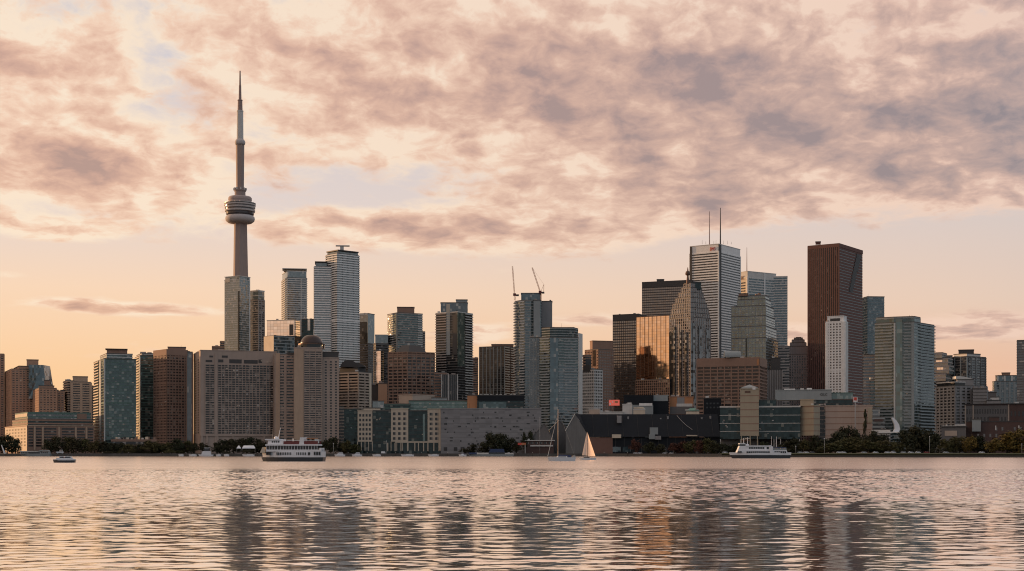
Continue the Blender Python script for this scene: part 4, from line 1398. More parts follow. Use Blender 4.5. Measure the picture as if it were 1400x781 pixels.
f = box2(1178, 1186, 1209, 2010, 70)
b = Bld('glass_tower', 'smooth blue glass tower just right of the red granite tower', f)
b.vol(f, 406, 'blue', band=('bluegrey', 3.8, 0.22, 0.2))

# ------------------------------------------------------------------ right hand towers
f = ppoly([(1196.5, 1372), (1222, 1362), (1250, 1356), (1277, 1392), (1277, 1425), (1198, 1425)])
b = Bld('glass_condo', 'wide teal apartment tower ringed with pale balconies, tallest at the right end', f)
b.vol(f, 441, 'teal', band=('bluegrey', 2.95, 0.2, 0.4), balc=[('bluegrey', 2.95, 0.7, 1.7, 0, 0.0, 0.92), ('bluegrey', 2.95, 0.8, 1.7, 2, 0.25, 1.0), ('bluegrey', 2.95, 0.8, 0.8, 1, 0.5, 0.9)])
f2 = ppoly([(1198, 1376), (1222, 1366), (1250, 1360), (1258, 1372), (1258, 1420), (1200, 1420)])
b.vol(f2, 433.5, 'teal', 441, part='penthouse', band=('bluegrey', 5, 0.2, 0.5))
b.strip('corner_column', f, 1, 0.0, 0.08, 1.0, 441, 590, 'pale')
b.strip('corner_column', f, 1, 0.86, 1.0, 1.1, 441, 590, 'bluegrey')
b.strip('glass_strip', f, 1, 0.1, 0.42, 1.0, 436, 590, 'green')
for px in (1250, 1247):
    b.rod(px, 433, 430, 1372, 0.3, 'dark', 'aerial')
f2 = front(1180.5, 1197.5, 1400, 20)
b.vol(f2, 486, 'greyglass', band=('concrete', 3.0, 0.4, 0.8, 'balcony'), part='side_wing')
b.vol(front(1190, 1200, 1385, 12), 520, 'teal', band=('concrete', 3.0, 0.3, 0.5), part='low_wing')

f = front(1276, 1297, 1600, 22)
b = Bld('glass_stack', 'stack of shifted glass floors catching orange light, right of the wide teal tower', f)
b.vol(f, 521, 'window', band=('concrete', 4.2, 0.4, 0.4))
for i, (x0, x1, ya, yb) in enumerate([(1276, 1293, 521, 511), (1277, 1297.5, 511, 500), (1276, 1296, 500, 490), (1275, 1288, 490, 483)]):
    f1 = front(x0, x1, 1598, 20, yaw=-14)
    b.vol(f1, yb, 'icy', ya, band=('concrete', 4.0, 0.34, 0.6), part='shifted_floor')
    if i in (1, 2):
        b.strip('mirror_window', f1, 0, 0.2, 0.62, 0.5, yb + 2.5, ya - 3.5, 'peach')
f = box2(1297, 1322, 1347.5, 1640, 40)
b = Bld('glass_tower', 'dark stepped apartment tower right of the shifted glass floors', f)
b.vol(f, 488, 'greyglass', band=('shadegrey', 3.0, 0.34, 0.4), pier=('bluegrey', 8, 1.4, 0.6, (0, 3)), balc=[('shadegrey', 3.0, 1.0, 1.4, 0, 0.75, 1.0)])
b.vol(box2(1304, 1322, 1340.5, 1648, 40), 484, 'pale', 488, part='upper_storey')
b.vol(front(1310.5, 1331.5, 1656, 14), 479, 'dark', 484, part='mechanical_box', capm='dark')
b.vol(front(1285, 1302, 1650, 22), 487, 'darkglass', band=('shadegrey', 3.0, 0.3, 0.3), part='side_wing')

f = box2(1280, 1306, 1349, 1500, 56)
b = Bld('stepped_block', 'grey stepped residential block with a pale curved roof cap, below the dark stepped tower', f)
b.vol(f, 528, 'window', band=('grey', 3.2, 0.45, 0.3), pier=('grey', 6.5, 2.2, 0.5, (0, 3)))
b.vol(box2(1281, 1306, 1326, 1506, 50), 523, 'darkglass', 528, part='glazed_storey', capm='pale')
b.vol(box2(1307, 1309, 1331, 1512, 80), 519.5, 'grey', 528, part='roof_storey')
mb = MB()
D0 = 1515
pts = [(1307, 519.5), (1307, 515.8), (1312, 515.6), (1318, 516.2), (1326, 518.2), (1331, 519.5)]
pr = [(X(px, D0) - b.o[0], Z(y, D0) - GZ + 0.95) for px, y in pts]
y0_, y1_ = D0 - b.o[1], D0 + 12 - b.o[1]
mb.face([(x_, y0_, z_) for x_, z_ in reversed(pr)])
for (xa, za), (xb, zb) in zip(pr, pr[1:]):
    mb.face([(xa, y0_, za), (xb, y0_, zb), (xb, y1_, zb), (xa, y1_, za)])
mb.build('curved_roof_cap', M['pale'], b.root)
b.vol(front(1330, 1349, 1494, 14), 531.5, 'grey', part='front_wing', band=('shadegrey', 3.2, 0.3, 0.3))

f = box2(1357, 1361, 1393, 1720, 72)
b = Bld('pale_block', 'pale stepped apartment block at the right, left of the cut off edge tower', f)
b.vol(f, 522, 'blue', band=('bluegrey', 3.1, 0.3, 0.3), pier=('bluegrey', 6, 2.6, 0.5, (0,)))
b.vol(box2(1361, 1364, 1393, 1726, 72), 514, 'blue', 522, part='upper_storeys', pier=('pale', 8, 2.0, 0.4, (0,)))
b.vol(front(1369.5, 1381, 1738, 10), 510.3, 'brown', 514, part='mechanical_box')
f = front(1390.5, 1440, 1600, 30)
b = Bld('edge_tower', 'dark apartment tower cut off by the right edge of the picture', f)
b.vol(f, 465.5, 'greyglass', band=('shadegrey', 3.0, 0.36, 0.5))
f = front(1345, 1362, 1620, 24)
b = Bld('low_block', 'low dark roofed block in the gap below the pale stepped apartment block', f)
b.vol(f, 537, 'shadegrey', capm='dark')
b.units(f, 537, 3, 'pale')
f = front(1349, 1368, 1480, 20)
b = Bld('low_block', 'flat roofed grey block with a pale roof house beside the stepped residential block', f)
b.vol(f, 548, 'grey', capm='dark')
b.vol(front(1354, 1366, 1484, 10), 543.5, 'pale', 548, part='mechanical_box')

f = front(1319, 1402, 1420, 26)
b = Bld('brick_hall', 'long flat roofed brick hall with a row of upper windows between pale pilasters', f)
b.vol(f, 553, 'redbrick', cap='flat_roof', capm='dark', grow=1.2)
b.strip('pale_band', f, 0, 0.0, 0.72, 0.15, 554.5, 583, 'shadegrey')
b.windows(f, 0, 0.02, 0.70, 16, 558.5, 566.5, 1, wf=0.5, hf=0.8, out=0.25)
b.windows(f, 0, 0.02, 0.70, 12, 569, 577.5, 1, wf=0.45, hf=0.7, out=0.25)
b.windows(f, 0, 0.74, 0.99, 4, 561, 571, 1, wf=0.4, hf=0.7)
for q in (0.0, 0.13, 0.715):
    b.strip('pilaster', f, 0, q, q + 0.02, 0.6, 553.5, 590, 'beige')
f = front(1321, 1404, 1330, 16)
b = Bld('brick_block', 'low dark red brick building with scattered pale windows behind the yellow green trees', f)
b.vol(f, 577, 'redbrick', capm='dark')
b.vol(front(1352, 1366, 1332, 10), 571, 'redbrick', 577, part='raised_bay', capm='dark')
b.vol(front(1329, 1341, 1328, 8), 574, 'bluegrey', 590, part='pale_bay')
b.windows(f, 0, 0.05, 0.95, 9, 582, 600, 2, 'greyglass', 0.3, 0.5, skip=0.35)
for q in (0.19, 0.48, 0.86):
    b.strip('blind_window', f, 0, q, q + 0.018, 0.2, 582, 588, 'pale')
f = front(1287, 1320.5, 1325, 18)
b = Bld('pavilion', 'low dark roofed pavilion with a pale lower wall by the wide teal tower', f)
b.vol(f, 584, 'shadegrey', capm='dark', cap='flat_roof', grow=1.0)
b.strip('pale_fascia', f, 0, 0.0, 1.0, 0.6, 582, 583.5, 'pale')
b.strip('pale_wall', f, 0, 0.14, 0.64, 0.4, 589, 596, 'beige')
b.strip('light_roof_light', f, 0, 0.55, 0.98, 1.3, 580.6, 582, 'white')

# white curved building near the big right hand tower
f = front(1193, 1216, 1300, 18)
b = Bld('terraced_building', 'white terraced building with a leaning curved screen at the foot of the wide teal tower', f)
b.vol(f, 588, 'window', band=('pale', 3.2, 0.5, 0.8, 'terrace'))
b.vol(front(1193, 1209, 1304, 14), 571, 'window', 588, band=('bluegrey', 3.4, 0.45, 0.5))
b.vol(front(1193, 1203, 1306, 12), 560, 'greyglass', 571, band=('bluegrey', 3.4, 0.4, 0.3))
b.strip('red_wall', f, 0, 0.1, 0.62, 1.1, 573, 576.5, 'redbrick')
mb = MB()
D0 = 1296
pts = [(1219, 571), (1221.5, 571), (1226, 575.5), (1229.5, 581), (1230.5, 587), (1229, 591), (1221, 591), (1224, 586), (1223, 580)]
lo = [(X(px, D0) - b.o[0], Z(y, D0) - GZ) for px, y in pts]
mb.face([(x_, D0 - b.o[1], z_) for x_, z_ in reversed(lo)])
mb.face([(x_, D0 + 3 - b.o[1], z_) for x_, z_ in lo])
for i in range(len(lo)):
    (xa, za), (xb, zb) = lo[i], lo[(i + 1) % len(lo)]
    mb.face([(xa, D0 - b.o[1], za), (xb, D0 - b.o[1], zb), (xb, D0 + 3 - b.o[1], zb), (xa, D0 + 3 - b.o[1], za)])
mb.build('curved_screen', M['boatwhite'], b.root)
b.strip('canopy', f, 0, 0.3, 1.6, 3.0, 590.5, 592, 'white')

# ------------------------------------------------------------------ lakefront row: stone and glass terminal
f = front(489, 603, 1446, 30)
b = Bld('terminal_building', 'lakefront building of three beige stone bays with dark glass between them', f)
b.vol(f, 562, 'tealdark', part='glass_body', band=('dark', 3.9, 0.10, 0.15))
fq = lambda px: (px - 489.0) / 114.0
for p0, p1, yt, nx in ((489, 509, 561.5, 4), (534.5, 558, 559, 3), (584.5, 602, 559.5, 2)):
    b.strip('stone_bay', f, 0, fq(p0), fq(p1), 1.6, yt, 604, 'stone')
    fo = Foot([tuple(Vector(p) + f.edge(0)[3] * 1.6) if i_ in (0, 1) else p for i_, p in enumerate(f.p)], f.D)
    b.windows(fo, 0, fq(p0 + 1.2), fq(p1 - 1.2), nx, yt + 3.5, 603, 6, 'window', 0.6, 0.55, 0.15)
    b.strip('cornice', f, 0, fq(p0 - 0.4), fq(p1 + 0.4), 2.1, yt - 0.8, yt + 0.2, 'stone')
    for k_ in range(nx + 1):
        q = p0 + (p1 - p0) * k_ / nx
        b.strip('column', f, 0, fq(q) - 0.004, fq(q) + 0.004, 1.5, 604, 616.5, 'stone')
b.strip('base_frame', f, 0, fq(540), fq(602), 1.9, 603.5, 605.5, 'stone')
for q in (530, 540, 548, 557, 567, 572, 579, 585, 593, 600):
    b.strip('column', f, 0, fq(q) - 0.006, fq(q) + 0.006, 1.95, 605.6, 617, 'stone')
b.strip('cream_corner', f, 0, fq(600.2), fq(602.6), 2.0, 560, 616, 'cream')  # cream strip down the right corner
b.strip('glass_fin', f, 0, fq(578), fq(581), 1.0, 566, 603, 'green')
b.vol(front(509, 561, 1452, 20), 553, 'tealdark', 562, part='setback_glass', band=('greenmetal', 3.6, 0.25, 0.2))
b.vol(front(509.5, 525, 1450, 12), 549, 'icy', 558, part='glass_pavilion')
b.vol(front(497, 520, 1449, 10), 558.5, 'cream', 562.3, part='stone_upper')
b.vol(front(559, 645, 1462, 22), 548.5, 'green', 562, part='setback_glass', band=('greenmetal', 3.6, 0.3, 0.3))
b.vol(box2(545, 564, 594, 1466, 45), 540.5, 'beige', 556, part='plant_house', capm='beige')
b.vol(front(590, 611, 1470, 14), 544.5, 'bluegrey', 553, part='plant_house')
b.units(f, 562, 3, 'greenmetal')

f = front(602.5, 740, 1443, 34)
b = Bld('grey_block', 'long plain grey panelled building with small scattered windows behind a dark clump of trees', f)
panel, t, p = new_mat('grey_panel')
u, v, _ = t.sep(t.n('ShaderNodeUVMap').outputs[0])
wv, wc = t.white(t.comb(t.m('FLOOR', t.m('DIVIDE', u, 6.5)), t.m('FLOOR', t.m('DIVIDE', v, 2.4)), 0.7))
pn = t.noise(t.n('ShaderNodeNewGeometry').outputs['Position'], 0.08, 5, 0.6)
t.put(p.inputs['Base Color'], t.vm('SCALE', (0.205, 0.205, 0.215), t.m('ADD', 0.72, t.m('ADD', t.m('MULTIPLY', wv, 0.28), t.m('MULTIPLY', pn, 0.35)))))
p.inputs['Roughness'].default_value = 0.8
M['panel'] = panel
b.vol(f, 559.5, 'panel', capm='grey', cap='parapet')
r2 = random.Random(5)
for i in range(74):
    q, y = r2.uniform(0.03, 0.97), 563 + 3.9 * r2.randrange(0, 12)
    wd = r2.choice((0.008, 0.012, 0.02, 0.03))
    b.strip('window', f, 0, q - wd / 2, q + wd / 2, 0.1, y, y + r2.uniform(1.4, 2.4), 'window')
for j in range(1, 8):
    b.strip('panel_joint', f, 0, 0.0, 1.0, 0.06, 559.5 + j * 6.4, 559.8 + j * 6.4, 'shadegrey')
for q in (0.03, 0.13, 0.2):
    b.strip('loading_door', f, 0, q, q + 0.035, 0.12, 611.5, 616.5, 'dark')
f2 = front(652.5, 716.5, 1456, 18)
b.vol(f2, 541, 'tealdark', 560, part='roof_storey', band=('dark', 3.6, 0.2, 0.25), capm='dark')
b.strip('dark_fascia', f2, 0, 0.0, 1.0, 0.5, 541, 548, 'slate')
b.strip('glazed_strip', f2, 0, 0.04, 0.62, 0.7, 550, 558.5, 'teal')
for q in (0.08, 0.16, 0.22, 0.3, 0.42, 0.5, 0.6, 0.72, 0.8):
    x_, y_ = f2.edge(0)[0] + f2.edge(0)[2] * f2.edge(0)[4] * q
    MB().box(x_ - b.o[0] - 1.2, x_ - b.o[0] + 1.2, y_ - b.o[1] + 2, y_ - b.o[1] + 4, Z(540.3, 1456) - GZ, Z(539, 1456) - GZ).build('rooftop_unit', M['pale'], b.root)
b.vol(front(639, 652.5, 1458, 14), 541, 'rust', 560, part='rust_stair_house')

# low sheds left of the slate roofed hall
f = front(716, 757, 1425, 20)
b = Bld('flat_shed', 'low brick shed with two pale horizontal roof edges behind the bare masted sailboat', f)
b.vol(f, 603, 'redbrick', capm='pale', cap='flat_roof', grow=1.2)
b.strip('pale_fascia', f, 0, 0.22, 0.98, 1.4, 608.6, 610.5, 'pale')
b.windows(f, 0, 0.05, 0.95, 6, 603.5, 608, 1, wf=0.6, hf=0.6)
D0 = 1450


def gable(name, label, x0, x1, y_eave, y_ridge, D, depth, wall_m, roof_m, apex=None, base=None):
    """gable end towards us, ridge running away"""
    apex = (x0 + x1) / 2 if apex is None else apex
    cx = X((x0 + x1) / 2, D)
    root = empty(name, (cx, D + depth / 2, GZ), label, 'building')
    a_, b_, c_ = X(x0, D) - cx, X(x1, D) - cx, X(apex, D) - cx
    ze, zr = Z(y_eave, D) - GZ, Z(y_ridge, D) - GZ
    h = depth / 2
    mb = MB()
    mb.face([(a_, -h, 0), (b_, -h, 0), (b_, -h, ze), (c_, -h, zr), (a_, -h, ze)])
    mb.face([(b_, h, 0), (a_, h, 0), (a_, h, ze), (c_, h, zr), (b_, h, ze)])
    mb.face([(a_, h, 0), (a_, -h, 0), (a_, -h, ze), (a_, h, ze)])
    mb.face([(b_, -h, 0), (b_, h, 0), (b_, h, ze), (b_, -h, ze)])
    mb.build('wall', M[wall_m], root)
    for s_, px in ((-1, a_), (1, b_)):
        d_ = Vector((px - c_, 0, ze - zr)).normalized()
        up_ = Vector((-d_.z * s_, 0, d_.x * s_)) * 0.5
        p0, p1 = Vector((c_, 0, zr)), Vector((px, 0, ze)) + d_ * 0.8
        lo_ = 0.05 * up_.normalized()
        mb = MB()
        q = [p0 + lo_, p1 + lo_, p1 + up_, p0 + up_]
        y0_, y1_ = -h - 0.6, h + 0.6
        A = [(v_.x, y0_, v_.z) for v_ in q]
        B = [(v_.x, y1_, v_.z) for v_ in q]
        mb.face(A if s_ < 0 else list(reversed(A)))
        mb.face(list(reversed(B)) if s_ < 0 else B)
        for i in range(4):
            j = (i + 1) % 4
            fc = [A[j], A[i], B[i], B[j]]
            mb.face(fc if s_ < 0 else list(reversed(fc)))
        mb.build('roof', M[roof_m], root)
    return root


gable('gabled_shed', 'small grey shed with a steep roof between the grey block and the slate roofed hall', 726, 756, 600, 579.5, 1436, 30, 'shadegrey', 'shadegrey', apex=744)
gable('gabled_shed', 'plain pale grey shed right behind the bare mast, dark opening in its side', 752, 778, 588, 575, 1470, 30, 'shadegrey', 'grey', apex=765)

# slate roofed hall
D0 = 1418
cx = X(880, D0)
hall = empty('slate_hall', (cx, D0 + 30, GZ), 'very long hall under one huge dark slate roof, grey gable at its left end', 'building')
x_ = lambda px: X(px, D0) - cx
z_ = lambda y, D=D0: Z(y, D) - GZ
gx0, gx1, gap = x_(773.5), x_(805.5), x_(786.5)
ze, zr = z_(594), z_(566)
mb = MB()
mb.face([(gx0, -30, 0), (gx1, -26, 0), (gx1, -26, z_(597)), (gap, -28.5, zr), (gx0, -30, z_(589))])
mb.build('gable_wall', wall('weathered_boards', (0.16, 0.155, 0.15), 0.25, streak=0.3), hall)
mb = MB()
mb.face([(gap, -28.6, zr + 0.3), (gx1 + 0.5, -26.6, z_(597.5)), (x_(985.5), -26.6, z_(597)), (x_(985.5), -6, zr + 0.3), (gap + 6, -6, zr + 0.3)])
mb.face([(gx0 - 0.6, -30.4, z_(590)), (gap, -28.6, zr + 0.32), (gap + 6, -6, zr + 0.32), (gx0 - 0.6, 10, z_(590))])
mb.face([(x_(985.5), -6, zr + 0.3), (x_(985.5), 26, z_(594)), (gap + 6, 26, z_(594)), (gap + 6, -6, zr + 0.3)])
mb.build('slate_roof', M['slate'], hall)
for q in range(9):
    pq = 812 + q * 20.5
    MB().bar((x_(pq), -6.2, zr + 0.35), (x_(pq), -26.4, z_(596.6) + 0.1), 0.10, n=4).build('roof_seam', M['dark'], hall)
for q in range(12):
    pq = 842 + q * 11.8
    MB().box(x_(pq), x_(pq) + 0.35, -24.75, -24.35, 0, z_(598.4)).build('wall_rib', M['dark'], hall)
for q in (908, 921, 938, 952, 968):
    MB().box(x_(q), x_(q + 4), -24.72, -24.3, 0.2, z_(612)).build('loading_door', M['shadegrey'], hall)
for q, yy_ in ((860, 569), (905, 571), (915, 568.5), (962, 570), (974, 568)):
    MB().box(x_(q), x_(q + 2.2), -10.5, -8.2, z_(yy_ + 4), z_(yy_)).build('roof_vent', M['grey'], hall)
mb = MB()
mb.bar((gx0 - 0.5, -30.5, z_(589.4)), (gap, -28.8, zr + 0.4), 0.35, n=4)
mb.build('bargeboard', M['pale'], hall)
mb = MB()
mb.bar((gap, -28.8, zr), (gap, -28.8, zr + 3.4), 0.3, 0.1, n=5)
mb.build('finial', M['dark'], hall)
mb = MB()
mb.prism([(gx1, -25.8), (x_(838), -25.8), (x_(838), 25), (gx1, 25)], 0, z_(598.2))
mb.build('brick_wall', M['brickred'], hall)
mb = MB()
mb.prism([(x_(838), -24.4), (x_(985), -24.4), (x_(985), 25), (x_(838), 25)], 0, z_(598.0))
mb.build('dark_wall', M['slate'], hall)
for px0, px1, y0, y1 in ((838, 849, 611, 618), (852, 863, 611, 618)):
    MB().box(x_(px0), x_(px1), -24.8, -24.3, z_(y1), z_(y0)).build('glazed_door', M['blue'], hall)
MB().box(x_(837), x_(849.5), -27.4, -26.6, z_(599), z_(594)).build('cream_board', M['cream'], hall)  # cream panel just below the roof edge
MB().box(x_(889), x_(900), -27.8, -25, z_(594), z_(584.5)).build('dormer', M['bluegrey'], hall)
MB().box(x_(887.5), x_(895.5), -29, -26.8, z_(600.5), z_(594)).build('pale_box', M['bluegrey'], hall)
MB().box(x_(895.7), x_(904), -28.6, -26.4, z_(601.2), z_(596)).build('grey_box', M['grey'], hall)
mb = MB()
ts = [(929, 568), (934, 575), (940, 581.5), (948, 588)]
for (pa, ya), (pb, yb) in zip(ts, ts[1:]):
    fa, fb = (ya - 566) / 31, (yb - 566) / 31
    mb.bar((x_(pa), -6 - 20.6 * fa - 0.4, z_(ya) + 0.4), (x_(pb), -6 - 20.6 * fb - 0.4, z_(yb) + 0.4), 0.22, n=4)
mb.build('roof_cable', M['steel'], hall)
mb = MB()
mb.box(x_(845), x_(851), -18, -15, z_(578), z_(568))
mb.build('roof_vent', M['grey'], hall)
MB().box(x_(939), x_(954), -27.2, -26.5, z_(596.4), z_(594.8)).build('cream_eave_panel', M['cream'], hall)  # long cream panel along the eave

# what looks over the slate roof
f = front(853, 893, 1500, 16)
b = Bld('plant_building', 'dark grey green flat building looking over the slate roof below the gold mirror block', f)
b.vol(f, 541.5, 'bluegrey', capm='slate')
b.strip('dark_front', f, 0, 0.0, 1.0, 0.3, 541.6, 553.5, 'slate')  # dark slate panel across the front
b.strip('white_panel', f, 0, 0.52, 0.97, 0.7, 551.5, 555, 'white')
f = front(893, 914, 1506, 14)
b = Bld('plant_building', 'dark box with a pale blue grey upper half over the slate roof', f)
b.vol(f, 541.3, 'slate', capm='bluegrey')
b.strip('pale_panel', f, 0, 0.02, 0.95, 0.5, 541.5, 548.5, 'bluegrey')
f = front(916, 948, 1512, 14)
b = Bld('orange_block', 'small orange panelled block over the slate roof at the foot of the faceted tower', f)
b.vol(f, 543, 'rust', capm='brown')
b.strip('grey_panel', f, 0, 0.30, 0.62, 0.3, 543.5, 553, 'grey')
b.strip('white_panel', f, 0, 0.28, 0.96, 0.5, 552, 556, 'pale')
b.strip('dark_base', f, 0, 0.0, 1.0, 0.2, 556, 566, 'shadegrey')
f = front(851, 864, 1470, 9)
b = Bld('white_box', 'pale square roof house just above the slate roof', f)
b.vol(f, 553.5, 'pale', capm='pale')
f = front(938, 956, 1472, 8)
b = Bld('green_shed', 'low green roofed shed peeping over the slate roof on the right', f)
b.vol(f, 562.5, 'cream', capm='greenmetal')
z1 = Z(562.5, 1472) - GZ
p_ = b.loc(f.p)
c_ = (sum(q[0] for q in p_) / 4, sum(q[1] for q in p_) / 4)
MB().prism(p_, z1 + 0.95, z1 + 3.2, [(c_[0] + (q[0] - c_[0]) * 0.4, c_[1] + (q[1] - c_[1]) * 0.4) for q in p_]).build('green_roof', wall('copper_green', (0.16, 0.30, 0.24)), b.root)
f = front(962, 986, 1480, 16)
b = Bld('plant_building', 'dark low building between the slate roof and the beige and glass centre', f)
b.vol(f, 545, 'slate', capm='dark')
b.windows(f, 0, 0.1, 0.9, 4, 549, 560, 2, 'window', 0.5, 0.4)
f = front(820, 852, 1466, 9)
b = Bld('white_shed', 'row of small pale roof lights along the slate ridge on its left part', f)
b.vol(f, 564, 'pale', capm='pale')
f = front(866, 882, 1464, 8)
b = Bld('white_shed', 'lumpy pale roof units on the slate ridge right of the square roof house', f)
b.vol(f, 560.5, 'cream', capm='pale')
b.units(f, 560, 4, 'cream', 2.0)
f = front(805, 820, 1480, 12)
b = Bld('white_shed', 'pale low shed over the slate gable below the lattice office block', f)
b.vol(f, 560, 'beige', capm='pale')

# ------------------------------------------------------------------ beige and glass exhibition centre on the right
f = front(984.5, 1094, 1350, 34)
b = Bld('exhibition_centre', 'long lakefront centre of beige blocks and green glass, with a small pyramid roof', f)
b.vol(f, 556.5, 'tealdark', 600.5, part='glass_front', band=('pale', 8.0, 0.06, 0.35), capm='pale')
fq = lambda px: (px - 984.5) / 109.5
for q in (984.5, 1012, 1058, 1061, 1067, 1092.5):
    b.strip('column', f, 0, fq(q), fq(q) + 0.008, -0.1, 600, 617, 'pale')
b.vol(front(986, 1038, 1362, 20), 600.3, 'shadegrey', part='ground_storey', cap=None)
b.vol(front(1038, 1093, 1368, 20), 600.3, 'shadegrey', part='ground_storey', cap=None)
ft = front(1012, 1037.5, 1344, 26)
stone = wall('limestone', (0.37, 0.315, 0.235), 0.12)
M['limestone'] = stone
b.vol(ft, 532.5, 'limestone', 596, part='beige_tower', capm='limestone')
for j in range(6):
    y = 540.5 + 9.6 * j
    b.strip('joint', ft, 0, 0.0, 1.0, 0.06, y, y + 1.2, 'brown')
b.strip('emblem_panel', ft, 0, 0.25, 0.55, 0.12, 534.5, 537.5, 'bronze')
for q in (1013, 1025, 1035):
    b.strip('column', ft, 0, (q - 1012) / 25.5, (q - 1012) / 25.5 + 0.05, -0.2, 596, 617, 'limestone')
c_ = ft.center()
p_ = b.loc([(c_[0] + (q[0] - c_[0]) * 0.9, c_[1] + (q[1] - c_[1]) * 0.9) for q in ft.p])
cc = (c_[0] - b.o[0], c_[1] - b.o[1])
MB().prism(p_, Z(531.6, 1344) - GZ, Z(530, 1344) - GZ).build('pyramid_base', M['bluegrey'], b.root)
MB().prism(p_, Z(529.9, 1344) - GZ, Z(525.2, 1344) - GZ, [(cc[0] + (q[0] - cc[0]) * 0.03, cc[1] + (q[1] - cc[1]) * 0.03) for q in p_]).build('pyramid_roof', M['bluegrey'], b.root)
b.strip('white_box', ft, 0, 0.66, 0.82, 0.4, 530, 533, 'white')
b.vol(front(1037.5, 1061, 1356, 14), 547.5, 'tealdark', 556.5, part='roof_storey')
fb = box2(1093.5, 1112.5, 1121, 1336, 40)
b.vol(fb, 555, 'limestone', 595.5, part='beige_block', capm='limestone')
for e_ in (0, 3):
    for j in range(5):
        y = 555.5 + 8.3 * j
        b.strip('joint', fb, e_, 0.0, 1.0, 0.06, y, y + 1.1, 'brown')
b.vol(box2(1094, 1112, 1113, 1340, 20), 547, 'limestone', 555, part='arcade_storey', capm='limestone')
b.vol(front(1119.5, 1130, 1352, 14), 555.5, 'window', part='glass_slot', band=('concrete', 4, 0.2, 0.2))
fc = front(1128.5, 1193, 1340, 26)
pinkstone = wall('pink_limestone', (0.40, 0.31, 0.26), 0.1)
M['pinkstone'] = pinkstone
b.vol(fc, 555.5, 'pinkstone', part='long_beige_block', capm='pinkstone')
for j in range(5):
    y = 562.3 + 8.3 * j
    b.strip('joint', fc, 0, 0.0, 0.96, 0.06, y, y + 1.1, 'brown')
b.strip('limestone_return', fc, 0, 0.90, 1.0, 0.5, 558, 578, 'limestone')  # limestone coloured panel on the right end of the block
fd = front(1101, 1166, 1362, 18)
b.vol(fd, 546.8, 'tealdark', 555.5, part='glazed_storey', band=('dark', 4, 0.15, 0.2))
fe = front(1060, 1137, 1366, 18)
b.vol(fe, 534, 'bluegrey', 547, part='grey_upper_storey', capm='bluegrey')
fg = front(1137, 1166, 1370, 16)
b.vol(fg, 538, 'green', 547, part='green_glass_storey', capm='greenmetal')
b.vol(front(1072, 1087, 1372, 8), 531.6, 'white', 533.5, part='rooftop_unit', cap=None)
b.vol(front(1094, 1099, 1372, 6), 531, 'pale', 533.5, part='rooftop_unit', cap=None)
b.vol(front(1103, 1110, 1372, 6), 530.6, 'white', 533.5, part='rooftop_unit', cap=None)
a, bb, e, nn, L = fe.edge(0)
q = a + e * L * ((1126.2 - 1060) / 77) + nn * 0.2
fan_text('CK.C', 'sign', M['dark'], b.root, 6.6, 2.3, (q.x - b.o[0], q.y - b.o[1], Z(541.3, 1366) - GZ), math.atan2(e.y, e.x))

# red banner and red sign
f = front(832.5, 847, 1500, 3)
b = Bld('billboard', 'bright red lit billboard with white marks beside the foot of the black tower', f, 'billboard')
rd, t, p = new_mat('red_board')
t.put(p.inputs['Base Color'], (0.62, 0.08, 0.05))
p.inputs['Emission Color'].default_value = (1.0, 0.22, 0.16, 1)
p.inputs['Emission Strength'].default_value = 0.30
M['redboard'] = rd
b.vol(f, 546.8, 'redboard', 554.6, part='panel', cap=None)
for q in (0.15, 0.5, 0.85):
    b.strip('post', f, 0, q - 0.02, q + 0.02, -1.0, 554.5, 600, 'dark')
b.strip('white_mark', f, 0, 0.05, 0.18, 0.1, 551, 553.6, 'white')
b.strip('white_mark', f, 0, 0.3, 0.4, 0.1, 549, 550.5, 'white')
b.strip('pink_mark', f, 0, 0.55, 0.85, 0.1, 548.4, 551, 'rust')
f = front(1166, 1172.5, 1334, 0.5)
b = Bld('flag_sign', 'small red and white square sign above the long beige block', f, 'sign')
b.vol(f, 543, 'white', 549.5, part='panel', cap=None)
b.strip('red_disc', f, 0, 0.25, 0.85, 0.12, 543.4, 547.6, 'redpaint')
b.strip('red_edge', f, 0, 0.0, 0.10, 0.14, 543, 549.4, 'redpaint')
b.strip('post', f, 0, 0.4, 0.6, -0.1, 549.5, 617, 'steel')
f = front(708, 719, 1401, 0.6)
b = Bld('post_sign', 'orange red sign board on a post left of the low brick shed', f, 'sign')
b.vol(f, 605.6, 'redpaint', 608.6, part='panel', cap=None)
b.strip('orange_half', f, 0, 0.45, 0.97, 0.06, 606, 608.3, 'rust')
b.strip('post', f, 0, 0.86, 0.95, -0.1, 608.6, 621, 'steel')

# ------------------------------------------------------------------ trees
def leaf_mat(name, a, b_, c_):
    m, t, p = new_mat(name)
    oi = t.n('ShaderNodeObjectInfo').outputs['Random']
    pos = t.n('ShaderNodeNewGeometry').outputs['Position']
    n1 = t.noise(pos, 0.22, 3, 0.6)
    wv = t.noise(pos, 1.7, 2, 0.6)
    f = t.step(t.m('ADD', t.m('MULTIPLY', n1, 0.75), t.m('MULTIPLY', wv, 0.35)), 0.36, 0.74)
    c = t.mix(f, a, b_)
    c = t.mix(t.m('MULTIPLY', oi, 0.55), c, c_)
    t.put(p.inputs['Base Color'], c)
    p.inputs['Roughness'].default_value = 0.8
    p.inputs['Specular IOR Level'].default_value = 0.2
    return m


